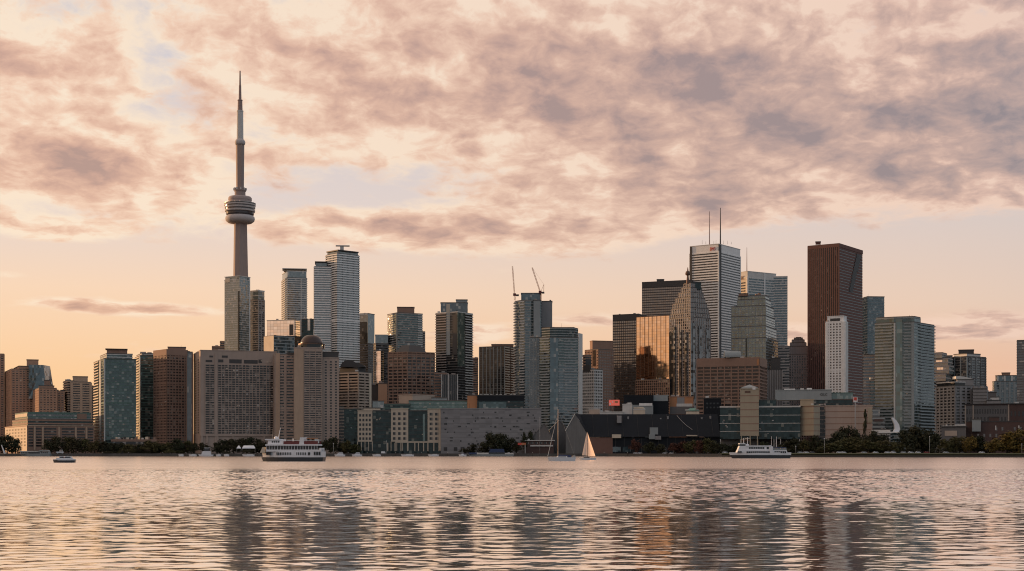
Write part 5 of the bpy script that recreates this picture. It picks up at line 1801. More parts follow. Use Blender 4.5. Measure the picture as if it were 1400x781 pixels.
LEAF = {'dark': leaf_mat('dark_leaves', (0.018, 0.022, 0.012), (0.040, 0.046, 0.024), (0.045, 0.035, 0.018)),
        'olive': leaf_mat('olive_leaves', (0.030, 0.036, 0.014), (0.085, 0.085, 0.030), (0.075, 0.055, 0.025)),
        'gold': leaf_mat('autumn_leaves', (0.07, 0.055, 0.016), (0.20, 0.13, 0.030), (0.10, 0.085, 0.03)),
        'red': leaf_mat('red_leaves', (0.045, 0.020, 0.016), (0.115, 0.045, 0.035), (0.07, 0.035, 0.02))}
BARK = plain('bark', (0.05, 0.04, 0.032), 0.95)


def crown_mesh(seed, mat, shape):
    """clumps of small leaf faces scattered through the crown; unit size: one high, about one wide"""
    r = random.Random(seed)
    mb = MB()
    clumps = []
    if shape == 'round':
        for i in range(44):
            a, rr, z = r.uniform(0, 6.283), math.sqrt(r.random()) * 0.42, r.random()
            env = math.sqrt(max(0.05, 1 - ((z - 0.42) / 0.62) ** 2))
            clumps.append((math.cos(a) * rr * env, math.sin(a) * rr * env, 0.14 + 0.76 * z, r.uniform(0.11, 0.19)))
    elif shape == 'tall':
        for i in range(34):
            z = r.random()
            rr, a = 0.20 * (1.05 - z) * math.sqrt(r.random()) + 0.02, r.uniform(0, 6.283)
            clumps.append((math.cos(a) * rr, math.sin(a) * rr, 0.08 + 0.86 * z, r.uniform(0.05, 0.09)))
    else:
        for i in range(30):
            a, rr, z = r.uniform(0, 6.283), math.sqrt(r.random()) * 0.62, r.random()
            clumps.append((math.cos(a) * rr, math.sin(a) * rr * 0.7, 0.12 + 0.62 * z * (1 - 0.6 * rr), r.uniform(0.12, 0.2)))
    for cx, cy, cz, cr in clumps:
        for k_ in range(34 if shape != 'tall' else 22):
            v = Vector((r.gauss(0, 1), r.gauss(0, 1), r.gauss(0, 1))).normalized() * cr * r.uniform(0.45, 1.08)
            o = Vector((cx, cy, cz)) + v * Vector((1, 1, 0.8)).length / 1.62
            n = (v.normalized() + Vector((r.uniform(-.7, .7), r.uniform(-.7, .7), r.uniform(-.3, .8)))).normalized()
            t1 = n.orthogonal().normalized()
            t1.rotate(__import__('mathutils').Quaternion(n, r.uniform(0, 6.283)))
            t2 = n.cross(t1)
            s_ = r.uniform(0.026, 0.052)
            mb.face([o - t1 * s_, o + t2 * s_ * 0.7, o + t1 * s_, o - t2 * s_ * 0.7])
    return mb.mesh('crown', mat)


def trunk_mesh(seed):
    r = random.Random(seed)
    mb = MB()
    mb.bar((0, 0, -0.02), (0, 0, 0.35), 0.032, 0.022)
    for i in range(5):
        a = i * 1.257 + r.uniform(-.3, .3)
        mb.bar((0, 0, 0.24 + 0.03 * i), (0.24 * math.cos(a), 0.24 * math.sin(a), 0.5 + 0.07 * i), 0.014, 0.005, 5)
    mb.bar((0, 0, 0.35), (0.02, 0.01, 0.75), 0.022, 0.006)
    return mb.mesh('trunk', BARK, True)


CROWNS = {(k_, sh): [crown_mesh(11 * i + 3, LEAF[k_], sh) for i in range(3)] for k_, sh in
          (('dark', 'round'), ('olive', 'round'), ('gold', 'round'), ('red', 'round'), ('dark', 'tall'), ('dark', 'bush'), ('olive', 'bush'))}
TRUNKS = [trunk_mesh(i) for i in range(3)]
ORD = ['leftmost', 'second from the left', 'third from the left', 'fourth from the left', 'fifth from the left', 'sixth from the left',
       'seventh from the left', 'eighth from the left', 'ninth from the left', 'tenth from the left']


def shore_y(x):
    for (x0, y0), (x1, y1) in zip(SHORE, SHORE[1:]):
        if x0 <= x <= x1:
            return y0 + (y1 - y0) * (x - x0) / (x1 - x0)
    return 1200


def grove(where, trees, back=14, adj='dark green', noun='tree', gname=None):
    """trees: (column, top row, width in columns, kind, shape)"""
    n = len(trees)
    for i, (px, yt, wd, kind, shp) in enumerate(trees):
        if n > 2:
            yt, wd, px = yt + rnd.uniform(-3.0, 3.0), wd * rnd.uniform(0.78, 1.15), px + rnd.uniform(-2, 2)
        x = X(px, 1300)
        D = 1300
        for _ in range(4):
            D = shore_y(X(px, D)) + back + rnd.uniform(-3, 6)
        D += (i % 3) * 3
        x = X(px, D)
        gz = GZ if px < 985 else (3.33 if back < 55 else GZ)
        h = Z(yt, D) - gz
        if n == 1:
            lab = '%s %s %s' % (adj, noun, where)
        else:
            p_ = ORD[i] if i < n - 1 else 'rightmost'
            lab = '%s %s, %s %s' % (adj, noun, p_, where)
        o = empty('tree' if shp != 'bush' else 'bush', (x, D, gz), lab, 'tree' if shp != 'bush' else 'bush', gname or ('trees ' + where), rnd.uniform(0, 6.28))
        wm = wd / F * D
        kx = wm * (1.0 if n == 1 else 1.3) / (0.98 if shp == 'round' else (0.5 if shp == 'tall' else 1.5))
        o.scale = (kx, kx, h / 1.02)
        link('crown', CROWNS[(kind, shp)][i % 3], o)
        link('trunk', TRUNKS[i % 3], o)


Dk, Ol, Go, Rd = ('dark', 'round'), ('olive', 'round'), ('gold', 'round'), ('red', 'round')
T = lambda px, y, w_, k_: (px, y, w_, *k_)
grove('at the far left corner of the shore', [T(-4, 597, 22, Dk), T(9, 596, 22, Dk), T(22, 600, 18, Dk)])
grove('before the long low beige building', [T(66, 600, 16, Dk), T(78, 598, 20, Dk), T(92, 599, 20, Ol), T(104, 598, 18, Dk), T(116, 600, 18, Ol)], 20)
grove('at the foot of the broad teal tower', [T(128, 601, 18, Ol), T(141, 604, 18, Dk), T(154, 606, 16, Dk)])
grove('between the teal towers and the brown tower', [T(166, 606, 18, Dk), T(179, 605, 18, Ol), T(192, 607, 18, Dk), T(205, 604, 20, Ol), T(216, 606, 18, Ol)], 18, 'dull olive')
grove('before the brown tower and the slab flank', [T(228, 603, 20, Ol), T(240, 601, 22, Dk), T(252, 604, 20, Ol), T(263, 606, 16, Dk)], 18)
grove('under the wide grey slab', [T(279, 604, 16, Dk), T(296, 603, 18, Dk), T(308, 600, 20, Dk), T(320, 598, 22, Dk), T(333, 600, 20, Dk), T(346, 599, 22, Dk), T(358, 601, 20, Dk)], 30)
grove('right of the large ferry', [T(444, 602, 18, Dk), T(454, 600, 18, Dk), T(466, 604, 16, Dk), T(476, 603, 16, Ol), T(485, 605, 18, Ol)], 20)
grove('behind the large ferry', [T(372, 602, 20, Dk), T(388, 600, 20, Dk), T(402, 603, 20, Dk), T(416, 602, 20, Dk), T(431, 603, 20, Dk)], 24)
grove('before the grey panelled building', [T(634, 612, 14, Dk), T(647, 609, 18, Dk), T(662, 601, 20, Dk), T(673, 588, 26, Dk), T(687, 591, 28, Dk), T(699, 598, 20, Dk), T(707, 606, 14, Dk)], 18, 'dense dark')
grove('on the roof of the low brick shed', [T(717, 590, 8, Dk), T(725, 589, 9, Dk)], 40, 'small round dark')
grove('at the left part of the slate hall', [T(868, 600, 18, Rd)], 8, 'dusky red')
grove('beside the dusky red one at the slate hall', [T(889, 604, 18, Dk), T(904, 607, 14, Dk)], 9, 'dark green')
grove('along the middle of the slate hall', [T(922, 605, 16, Rd), T(933, 603, 18, Rd)], 8, 'dusky red')
grove('along the right half of the slate hall', [T(945, 601, 18, Ol), T(957, 600, 18, Rd), T(968, 601, 18, Ol), T(979, 603, 18, Dk)], 8, 'olive')
grove('left of the docked looking white ferry', [T(992, 606, 14, Dk), T(1004, 607, 14, Dk)], 60, 'dark')
grove('under the glass front of the exhibition centre', [T(1046, 606, 14, Dk), T(1078, 600, 24, Dk), T(1090, 598, 20, Dk)], 62, 'dark')
grove('by the sunlit beige block of the exhibition centre', [T(1101, 601, 18, Ol), T(1113, 598, 18, Dk), T(1124, 600, 18, Dk)], 60, 'dark')
grove('against the long beige block', [T(1134, 596, 24, Dk), T(1146, 588, 26, Dk), T(1158, 583, 30, Dk), T(1171, 587, 24, Dk)], 70, 'dark')
grove('against the right end of the long beige block', [(1183, 556, 9, 'dark', 'tall')], 100, 'tall narrow dark', 'cypress')
grove('between the cypress and the white terraced building', [T(1194, 588, 22, Dk), T(1207, 594, 22, Dk)], 60, 'dark')
grove('in the row before the long beige block', [T(1136, 605, 26, Ol), T(1151, 600, 30, Ol), T(1165, 597, 34, Ol), T(1181, 600, 30, Ol), T(1196, 602, 28, Ol), T(1209, 601, 28, Ol), T(1224, 603, 26, Ol)], 30, 'broad olive')
grove('at the foot of the wide teal tower', [T(1240, 586, 28, Dk), T(1253, 580, 32, Dk), T(1266, 584, 28, Dk), T(1277, 592, 24, Dk)], 58, 'tall dark')
grove('before the pavilion and brick building', [T(1291, 598, 20, Ol), T(1304, 600, 16, Ol), T(1313, 595, 22, Ol), T(1326, 594, 20, Go), T(1337, 598, 22, Dk), T(1349, 600, 20, Dk)], 45, 'olive')
grove('at the right end of the shore', [T(1361, 598, 22, Go), T(1376, 589, 40, Go), T(1393, 588, 34, Go), T(1410, 592, 30, Ol)], 34, 'yellow green')
grove('low along the bank under the olive row', [(1128, 612, 20, 'olive', 'bush'), (1160, 611, 24, 'dark', 'bush'), (1190, 612, 24, 'olive', 'bush'), (1245, 612, 24, 'dark', 'bush'), (1285, 612, 24, 'dark', 'bush')], 32, 'rough', 'bush')
grove('low behind the quay by the slab hotel', [(150, 613, 26, 'dark', 'bush'), (175, 613, 26, 'olive', 'bush'), (205, 613, 26, 'dark', 'bush'), (235, 613, 26, 'olive', 'bush'), (310, 613, 26, 'dark', 'bush'), (338, 613, 24, 'dark', 'bush')], 7, 'rough', 'bush')

# glittering low roof among the trees left of the brown tower
f = front(152, 214, 1440, 10)
b = Bld('market_hall', 'low glazed hall with broken white roof lights among trees, left of the brown tower', f)
b.vol(f, 602, 'window', band=('brown', 4, 0.3, 0.3), capm='brown')
fr_ = random.Random(2)
for i in range(26):
    q = fr_.uniform(0.02, 0.96)
    y = 597.5 + fr_.uniform(0, 4.0)
    p0 = f.edge(0)[0] + f.edge(0)[2] * f.edge(0)[4] * q
    x_, y_ = p0.x - b.o[0], p0.y - b.o[1] + fr_.uniform(2, 7)
    zt = Z(602, 1440) - GZ + 0.95
    MB().prism([(x_, y_), (x_ + fr_.uniform(.8, 2.4), y_), (x_ + 2, y_ + 1.5), (x_, y_ + 1.5)], zt, zt + fr_.uniform(0.5, 2.6)).build('roof_light', M[fr_.choice(('cream', 'pale', 'brown', 'window'))], b.root)

# ------------------------------------------------------------------ boats
WL = -0.35


class Boat:
    """pixel sized building kit: a boat drawn from the side at its own distance, s metres per column"""
    def __init__(s, name, label, pxc, ywl, cat, D=None, yaw=0.0, group=None):
        s.D = D or CH * F / (ywl - HY)
        s.k = s.D / F
        s.pxc, s.ywl = pxc, ywl
        s.root = empty(name, (X(pxc, s.D), s.D, 0.0), label, cat, group, R(yaw))

    def x(s, px):
        return (px - s.pxc) * s.k

    def z(s, y):
        return (s.ywl - y) * s.k

    def hull(s, name, px0, px1, y_top, beam, mat, y_bot=None, bow_left=True, rake=0.06, sheer=0.0, stern=0.75, flare=0.86):
        """pointed at the bow, squared at the stern, tapering to the keel"""
        x0, x1 = s.x(px0), s.x(px1)
        L = x1 - x0
        zt, zb = s.z(y_top), (WL if y_bot is None else s.z(y_bot))
        n = 14
        mb = MB()
        rings = []
        for i in range(n + 1):
            t = i / n
            prof = (1 - (1 - min(1, t / 0.42)) ** 2.2) if t < 0.42 else (1 - (1 - stern) * ((t - 0.42) / 0.58) ** 2)
            hb = max(0.02, prof) * beam / 2
            xt = x0 + L * t
            xb = x0 + L * (rake + t * (1 - rake * 1.4))
            if not bow_left:
                xt, xb = x1 - L * t, x1 - L * (rake + t * (1 - rake * 1.4))
            zz_ = zt + sheer * (1 - t) ** 2
            rings.append([(xt, -hb, zz_), (xb, -hb * flare, zb), (xb, hb * flare, zb), (xt, hb, zz_)])
        for a_, c_ in zip(rings, rings[1:]):
            for i in range(4):
                j = (i + 1) % 4
                q = [a_[i], a_[j], c_[j], c_[i]]
                mb.face(q if bow_left else list(reversed(q)))
        mb.face(list(reversed(rings[0])) if bow_left else rings[0])
        mb.face(rings[-1] if bow_left else list(reversed(rings[-1])))
        return mb.build(name, M[mat], s.root)

    def box(s, name, px0, px1, y0, y1, beam, mat, parent=None, y_off=0.0, slant=0.0):
        x0, x1 = s.x(px0), s.x(px1)
        mb = MB()
        h = beam / 2
        lo = [(x0, y_off - h), (x1, y_off - h), (x1, y_off + h), (x0, y_off + h)]
        hi = [(x0 + slant, y_off - h), (x1 - slant * 0.4, y_off - h), (x1 - slant * 0.4, y_off + h), (x0 + slant, y_off + h)]
        mb.prism(lo, s.z(y1), s.z(y0), hi)
        return mb.build(name, M[mat], parent or s.root)

    def bar(s, name, p, q, r, mat, r2=None, parent=None, n=6):
        return MB().bar((s.x(p[0]), p[2] if len(p) > 2 else 0, s.z(p[1])), (s.x(q[0]), q[2] if len(q) > 2 else 0, s.z(q[1])), r, r2, n).build(name, M[mat], parent or s.root)

    def windows(s, px0, px1, n, y0, y1, beam, frac=0.6, mat='boatglass', name='window'):
        w_ = (px1 - px0) / n
        for i in range(n):
            c_ = px0 + w_ * (i + 0.5)
            s.box(name, c_ - w_ * frac / 2, c_ + w_ * frac / 2, y0, y1, beam + 0.12, mat)


# large ferry
B = Boat('ferry', 'large white double deck ferry with a dark hull and red upper deck railings', 401, 630.8, 'ferry', yaw=-5)
B.hull('hull', 356.5, 444.5, 625.2, 8.6, 'navy', stern=0.8, rake=0.03)
B.hull('white_hull', 357.5, 444, 617.5, 8.5, 'boatwhite', y_bot=625.3, rake=0.012, stern=0.86, flare=0.995)
B.box('main_deck_house', 366, 442, 614.8, 617.6, 8.0, 'boatwhite')
B.windows(380, 401.5, 9, 618.6, 622.2, 8.46, 0.55)
B.windows(407.5, 422, 6, 618.6, 622.2, 8.30, 0.55)
B.box('side_door', 423.8, 427, 618.4, 622.4, 8.35, 'boatglass')
B.windows(431.5, 441.5, 3, 617.9, 622.4, 8.0, 0.72, name='opening')
B.windows(365, 372.5, 2, 618.2, 622, 8.3, 0.5)
B.box('passenger_deck', 366.5, 437, 609.4, 614.9, 7.2, 'boatglass')
for i in range(19):
    q = 366 + i * 3.9
    B.box('deck_post', q, q + 0.45, 609.3, 615, 7.75, 'boatwhite')
B.box('bow_ramp', 357, 364.5, 611.5, 619, 6.6, 'cream', slant=1.2)
B.box('stern_gate', 439.5, 442, 612.5, 617.6, 7.6, 'boatwhite')
B.box('upper_deck', 365, 438.5, 607.6, 609.5, 8.6, 'boatwhite')
B.box('wheelhouse', 367, 389, 601.8, 607.7, 5.4, 'boatwhite', slant=0.4)
B.windows(372.5, 384, 4, 602.9, 605.4, 5.3, 0.7)
B.box('wheelhouse_roof', 363.8, 384, 600.3, 602.1, 6.4, 'boatwhite')
B.box('locker', 385, 389.5, 600.8, 607.7, 4.2, 'boatwhite')
mb = MB()
mb.lathe([(1.0, B.z(600.4)), (1.05, B.z(598.6)), (0.75, B.z(597.2)), (0.1, B.z(596.6))], 14, B.x(377), 0)
mb.build('radar_dome', M['boatwhite'], B.root)
B.bar('mast', (380, 600.4), (383.2, 584.8), 0.22, 'boatwhite', 0.12)
B.bar('aerial', (372, 600.4), (372.6, 586), 0.07, 'steel', 0.04)
for y_ in (-3.7, 3.7):
    B.box('railing', 389.8, 437.5, 603.4, 607.7, 0.12, 'maroon', y_off=y_)
    B.box('hand_rail', 389.8, 437.5, 602.2, 602.6, 0.10, 'boatwhite', y_off=y_)
B.box('life_raft', 411.8, 418.4, 598.2, 607.7, 7.9, 'boatwhite', slant=0.4)
B.box('awning', 421.5, 433.5, 599.2, 600.2, 7.0, 'rust')
for q in (422, 427.5, 433):
    B.box('awning_post', q, q + 0.4, 600.1, 607.7, 6.8, 'pale')
B.box('funnel', 399.5, 401.4, 599.8, 607.7, 1.2, 'pale')
B.box('stern_locker', 433.6, 436, 600.8, 606, 3.0, 'pale')

# second ferry
B = Boat('ferry', 'long low white passenger boat with a dark hull, in front of the exhibition centre', 1039, 626.8, 'ferry')
B.hull('hull', 997.5, 1080.5, 622.2, 9, 'navy', stern=0.8, rake=0.05)
B.hull('white_hull', 996.8, 1080.5, 618.6, 9.0, 'boatwhite', y_bot=622.3, rake=0.012, stern=0.84, flare=0.99)
B.box('main_cabin', 1006.5, 1075, 615.6, 618.8, 7.6, 'boatwhite', slant=0.8)
B.windows(1019, 1051, 12, 617.2, 619.4, 8.9, 0.75)
B.windows(1057, 1073.5, 6, 617.0, 619.6, 8.2, 0.75)
B.windows(1007.5, 1013, 2, 616.9, 618.9, 7.7, 0.8)
B.box('upper_cabin', 1008, 1053, 609.8, 615.7, 6.6, 'boatwhite', slant=1.2)
B.windows(1022.5, 1044, 7, 611.4, 613.8, 6.6, 0.85)
B.box('upper_opening', 1047, 1050, 611.2, 614.2, 6.75, 'boatglass')
B.box('wheelhouse', 1009.8, 1019, 607.4, 610, 5, 'boatglass', slant=0.4)
B.box('wheelhouse_roof', 1010.2, 1018.2, 606.2, 607.5, 5.4, 'boatwhite')
B.box('white_block', 1018.5, 1023, 607.4, 610, 5.2, 'boatwhite')
B.box('upper_roof', 1019, 1053, 609.2, 609.9, 7.2, 'boatwhite')
B.box('aft_canopy', 1055.5, 1073.5, 611.4, 612.3, 7.0, 'bluecanvas')
B.box('aft_rail', 1055.5, 1074, 613.2, 615.7, 7.3, 'bluegrey')
for q in (1056, 1062, 1068, 1073):
    B.box('canopy_post', q, q + 0.35, 612.2, 615.7, 6.6, 'boatwhite')
B.box('stair_tower', 1051, 1055.2, 610.5, 622, 8.85, 'boatwhite')
B.bar('mast', (1054.6, 612), (1054.6, 596.8), 0.12, 'boatwhite')
B.bar('mast', (1061.6, 613), (1061.6, 597.2), 0.12, 'boatwhite')
for q0, yt in ((1016.8, 598), (1022, 597)):
    B.bar('radar_mast', (q0, 609.8), (q0, yt + 1.2), 0.22, 'boatwhite')
    B.bar('radar_bar', (q0 - 3.2, yt + 2.6), (q0 + 3.8, yt + 2.4), 0.2, 'cream', n=4)
    B.bar('crosstree', (q0 - 1.4, yt + 5), (q0 + 2.4, yt + 5), 0.14, 'rust', n=4)

# little water taxi
B = Boat('water_taxi', 'small open water taxi with a dark hull crossing at the left', 87.5, 632.6, 'boat', yaw=4)
B.hull('hull', 72.6, 102.6, 629.4, 2.9, 'navy', stern=0.85, rake=0.05, sheer=0.15)
B.hull('gunwale', 72.8, 102.4, 627.8, 3.0, 'boatwhite', y_bot=629.5, stern=0.88, rake=0.01, flare=0.98)
B.box('cabin', 77.5, 99.5, 626.2, 628, 2.3, 'boatwhite', slant=0.3)
B.box('windscreen', 81.8, 86.8, 624.4, 626.4, 2.1, 'boatglass', slant=0.25)
B.box('canopy', 81.5, 97.5, 623.8, 624.5, 2.3, 'boatwhite')
B.box('engine_box', 90.8, 96.5, 624.3, 626.5, 1.8, 'navy')
B.box('seat_row', 87.5, 90, 625.2, 626.6, 2.0, 'maroon')
for q in (82, 89.3, 97):
    B.box('canopy_post', q, q + 0.3, 624.3, 626.6, 2.1, 'boatwhite')
B.bar('flag_pole', (92.5, 624), (93, 621.8), 0.03, 'steel')

# bare masted sailboat
B = Boat('sailboat', 'white sailboat with a tall bare mast and furled jib, sails down', 767.5, 630.6, 'sailboat', yaw=4)
B.hull('hull', 748.2, 787, 625.4, 3.9, 'boatwhite', stern=0.7, rake=0.06, sheer=0.25)
B.box('cabin_top', 761, 775, 623.8, 625.6, 2.2, 'boatwhite', slant=0.3)
B.box('cabin_window', 763, 773.5, 624.3, 625.1, 2.3, 'boatglass')
B.box('spray_hood', 775.5, 781, 622.6, 625.4, 2.2, 'bluecanvas', slant=0.3)
B.box('furled_mainsail', 763.4, 779, 622.0, 623.4, 0.5, 'bluecanvas')
B.bar('mast', (763, 625), (763, 559.6), 0.24, 'wood', 0.15, n=8)
B.bar('boom', (763, 623.4), (779.5, 623.2), 0.10, 'wood')
B.bar('furled_jib', (748.8, 624), (760.5, 574), 0.17, 'pale', 0.10)
B.bar('forestay', (760.5, 574), (763, 566), 0.05, 'steel', 0.05)
B.bar('backstay', (786.4, 625), (763, 560), 0.03, 'steel', 0.03, n=4)
B.bar('spreader', (763, 590, -1.2), (763, 590, 1.2), 0.05, 'steel')
B.box('stern_rail', 783.5, 786.4, 622.8, 625.4, 2.2, 'steel')

# sailboat under sail
B = Boat('sailboat', 'small sailboat with both sails set, glowing pink in the low sun', 803, 628.9, 'sailboat', yaw=-8)
B.hull('hull', 791, 815, 626.2, 2.6, 'boatwhite', stern=0.7, rake=0.06, sheer=0.1)
B.box('cabin_top', 798, 806, 625, 626.3, 1.5, 'boatglass', slant=0.2)
B.bar('mast', (803.4, 626), (802.6, 589.6), 0.11, 'dark', 0.07)
B.bar('boom', (803.4, 624.6), (814, 624.4), 0.06, 'dark')
sm, t, p = new_mat('sail_cloth')
t.t.nodes.remove(p)
out = [n_ for n_ in t.t.nodes if n_.type == 'OUTPUT_MATERIAL'][0]
df, tr, ad = t.n('ShaderNodeBsdfDiffuse'), t.n('ShaderNodeBsdfTranslucent'), t.n('ShaderNodeMixShader')
df.inputs[0].default_value = (0.88, 0.74, 0.66, 1)
tr.inputs[0].default_value = (0.95, 0.78, 0.68, 1)
ad.inputs[0].default_value = 0.7
t.t.links.new(df.outputs[0], ad.inputs[1])
t.t.links.new(tr.outputs[0], ad.inputs[2])
t.t.links.new(ad.outputs[0], out.inputs[0])


def sail(name, tip, tack, clew, belly, ang):
    """a curved triangular sheet"""
    mb = MB()
    n = 8
    tip, tack, clew = [Vector((B.x(q[0]), 0, B.z(q[1]))) for q in (tip, tack, clew)]
    def pt(u, v):
        a = tack.lerp(tip, u)
        c = clew.lerp(tip, u)
        q = a.lerp(c, v)
        q.y = (q.x - a.x) * ang - belly * math.sin(math.pi * v) * (1 - u) ** 0.6
        return q
    for i in range(n):
        for j in range(n):
            q = [pt(i / n, j / n), pt(i / n, (j + 1) / n), pt((i + 1) / n, (j + 1) / n), pt((i + 1) / n, j / n)]
            if i == n - 1:
                q = q[:3]
            mb.face(q, smooth=True)
    mb.build(name, sm, B.root)


sail('mainsail', (802.7, 590.2), (803.9, 624), (813.8, 624), 0.6, 0.35)
sail('jib', (802.3, 590.8), (803.0, 623), (795.6, 622.6), 0.5, -0.30)

# moored craft along the quay
B = Boat('moored_ferry', 'blue grey excursion boat moored at the far left quay', 48.5, 622.6, 'ferry', D=1380)
B.hull('hull', 28, 69.5, 619.6, 7, 'bluegrey', stern=0.85)
B.box('cabin', 29, 68, 616.4, 619.8, 6, 'bluegrey', slant=0.5)
B.windows(30, 44, 6, 616.9, 618.6, 6.05, 0.7)
B.box('side_opening', 41, 56, 616.2, 618.8, 6.2, 'boatglass')
B.windows(57, 67, 4, 616.6, 618.4, 6.05, 0.7)
B.box('roof', 28.5, 56, 615.3, 616.4, 6.6, 'pale')
B.box('sloping_canopy', 52, 67.5, 614.0, 615.9, 6.6, 'bluegrey', slant=3)


def yacht(px0, px1, ytop, label, kind='cruiser', ywl=622.6):
    c_ = (px0 + px1) / 2
    D_ = shore_y(X(c_, 1390)) - 7
    b_ = Boat('moored_boat', label, c_, ywl, 'boat', D=D_, group='small boats moored along the quay')
    L = px1 - px0
    b_.hull('hull', px0, px1, 620.2, 3.2, 'boatwhite', stern=0.8, rake=0.08, sheer=0.3)
    if kind == 'cruiser':
        b_.box('cabin', px0 + L * .2, px0 + L * .84, (ytop + 620.4) / 2, 620.4, 2.6, 'boatwhite', slant=1.6)
        b_.box('wheelhouse', px0 + L * .38, px0 + L * .74, ytop + 0.9, (ytop + 620.4) / 2 + 0.3, 2.2, 'boatglass', slant=0.8)
        b_.box('hard_top', px0 + L * .40, px0 + L * .78, ytop + 0.3, ytop + 0.95, 2.4, 'boatwhite', slant=0.3)
    elif kind == 'sail':
        b_.box('cabin', px0 + L * .3, px0 + L * .65, 619.2, 620.4, 1.8, 'boatwhite', slant=0.4)
        b_.bar('mast', (px0 + L * .45, 620), (px0 + L * .45, ytop), 0.10, 'pale', 0.07)
        b_.bar('boom', (px0 + L * .45, 619), (px0 + L * .85, 619), 0.16, 'bluecanvas')
    else:
        b_.box('cockpit', px0 + L * .4, px0 + L * .85, 619.4, 620.4, 2.2, 'pale')
        b_.box('windscreen', px0 + L * .36, px0 + L * .42, 618.8, 620.3, 2.0, 'boatglass', slant=0.2)


yacht(271, 292, 610.5, 'largest white motor yacht moored below the left flank of the wide grey slab')
yacht(244, 251, 618.4, 'tiny white launch at the left end of the quay before the brown tower', 'launch')
yacht(258, 269, 617.5, 'low white launch just left of the largest white motor yacht', 'launch')
yacht(295, 302, 618.3, 'short white launch just right of the largest white motor yacht', 'launch')
yacht(306, 313, 618.5, 'short white launch between the motor yacht and the white tents', 'launch')
yacht(331, 348, 617.6, 'long low white boat moored under the white tents', 'launch')
yacht(457, 472, 616.6, 'white motor boat moored right of the large ferry')
yacht(481, 495, 617.0, 'cream motor boat moored at the foot of the left stone bay')
yacht(509, 521, 618.2, 'low grey white launch moored before the left stone bay', 'launch')
yacht(548, 566, 618.0, 'low white launch moored before the middle stone bay', 'launch')
yacht(585, 600, 617.6, 'low white launch moored before the right stone bay', 'launch')
yacht(627, 638, 612, 'white boat with a thin bare mast moored at the grey panelled building', 'sail')
yacht(690, 699, 617.2, 'small white motor boat right of the blue canopied barge')
B = Boat('canopied_barge', 'long barge with a dark blue canopy moored before the grey panelled building', 670, 622.8, 'boat', D=1379)
B.hull('hull', 639, 703, 619.8, 5, 'bluegrey', stern=0.85)
B.box('canopy', 668, 690, 612.6, 617.4, 4.4, 'bluecanvas', slant=2.0)
B.box('cabin', 641, 652, 617.6, 620, 4, 'bluecanvas')
B.box('side_rail', 652, 668, 617.8, 619.9, 4.2, 'pale')
B.box('side_rail', 690.3, 702, 618.2, 619.9, 4.2, 'pale')
B.box('cabin_base', 668, 690, 617.5, 619.9, 4.0, 'boatglass')

# white tents on the quay
f = front(323.5, 329.5, 1412, 6)
for i, (x0, x1, lab) in enumerate([(323.5, 329.5, 'small white peaked tent on the quay under the wide grey slab, left of two'),
                                   (331, 349, 'long white roofed tent on the quay under the wide grey slab')]):
    f = front(x0, x1, 1410, 6)
    b = Bld('tent', lab, f, 'tent')
    p_ = b.loc(f.p)
    z0_, z1_ = Z(613.5, 1410) - GZ, Z(609.2, 1410) - GZ
    cc = (sum(q[0] for q in p_) / 4, sum(q[1] for q in p_) / 4)
    MB().prism(p_, z0_, z0_ + 0.7, p_).build('valance', M['boatwhite'], b.root)
    MB().prism(p_, z0_ + 0.72, z1_, [(cc[0] + (q[0] - cc[0]) * (0.15 if i == 0 else 0.75), cc[1] + (q[1] - cc[1]) * 0.1) for q in p_]).build('canopy', M['boatwhite'], b.root)
    for q in p_:
        MB().bar((q[0] * .97, q[1] * .97, 0), (q[0] * .97, q[1] * .97, z0_), 0.1, n=5).build('pole', M['steel'], b.root)

# white kiosk and slanted sculpture at the left corner
f = front(78, 86, 1402, 4)
b = Bld('kiosk', 'small white kiosk on the quay among trees, above the little water taxi', f, 'kiosk')
b.vol(f, 619.0, 'boatwhite', capm='boatwhite', cap='canopy_roof', grow=0.8)
b.strip('serving_hatch', f, 0, 0.2, 0.8, 0.1, 619.4, 620.6, 'boatglass')
D0 = 1400
r_ = empty('slanted_mast', (X(4, D0), D0, GZ), 'short thick white slanted prop at the far left edge of the quay', 'prop')
MB().bar((X(6.5, D0) - X(4, D0), 0, 0.0), (X(2, D0) - X(4, D0), 0, Z(608.5, D0) - GZ), 0.9, 0.35, 6).build('spar', M['boatwhite'], r_)
MB().box(1.0, 3.2, -0.8, 0.8, 0, 1.4).build('foot', M['pale'], r_)

# ------------------------------------------------------------------ cars along the shore road
def car_parts(root, body_m):
    mb = MB()
    prof = [(-2.2, 0.35), (-2.25, 0.75), (-2.1, 0.95), (-1.55, 1.0), (-0.95, 1.42), (0.75, 1.45), (1.45, 1.02), (2.1, 0.9), (2.25, 0.6), (2.2, 0.35)]
    for y_, rev in ((-0.86, True), (0.86, False)):
        q = [(x_, y_, z_) for x_, z_ in prof]
        mb.face(list(reversed(q)) if not rev else q)
    for i in range(len(prof)):
        (xa, za), (xb, zb) = prof[i], prof[(i + 1) % len(prof)]
        mb.face([(xa, 0.86, za), (xb, 0.86, zb), (xb, -0.86, zb), (xa, -0.86, za)])
    mb.build('body', body_m, root)
    mb = MB()
    lo = [(-1.4, -0.88), (1.3, -0.88), (1.3, 0.88), (-1.4, 0.88)]
    hi = [(-0.95, -0.87), (0.72, -0.87), (0.72, 0.87), (-0.95, 0.87)]
    mb.prism(lo, 1.03, 1.36, hi)
    mb.build('side_window', M['boatglass'], root)
    for wx in (-1.4, 1.4):
        for wy in (-0.84, 0.84):
            MB().bar((wx, wy - 0.1, 0.33), (wx, wy + 0.1, 0.33), 0.33, 0.33, 12).build('wheel', M['tyre'], root)


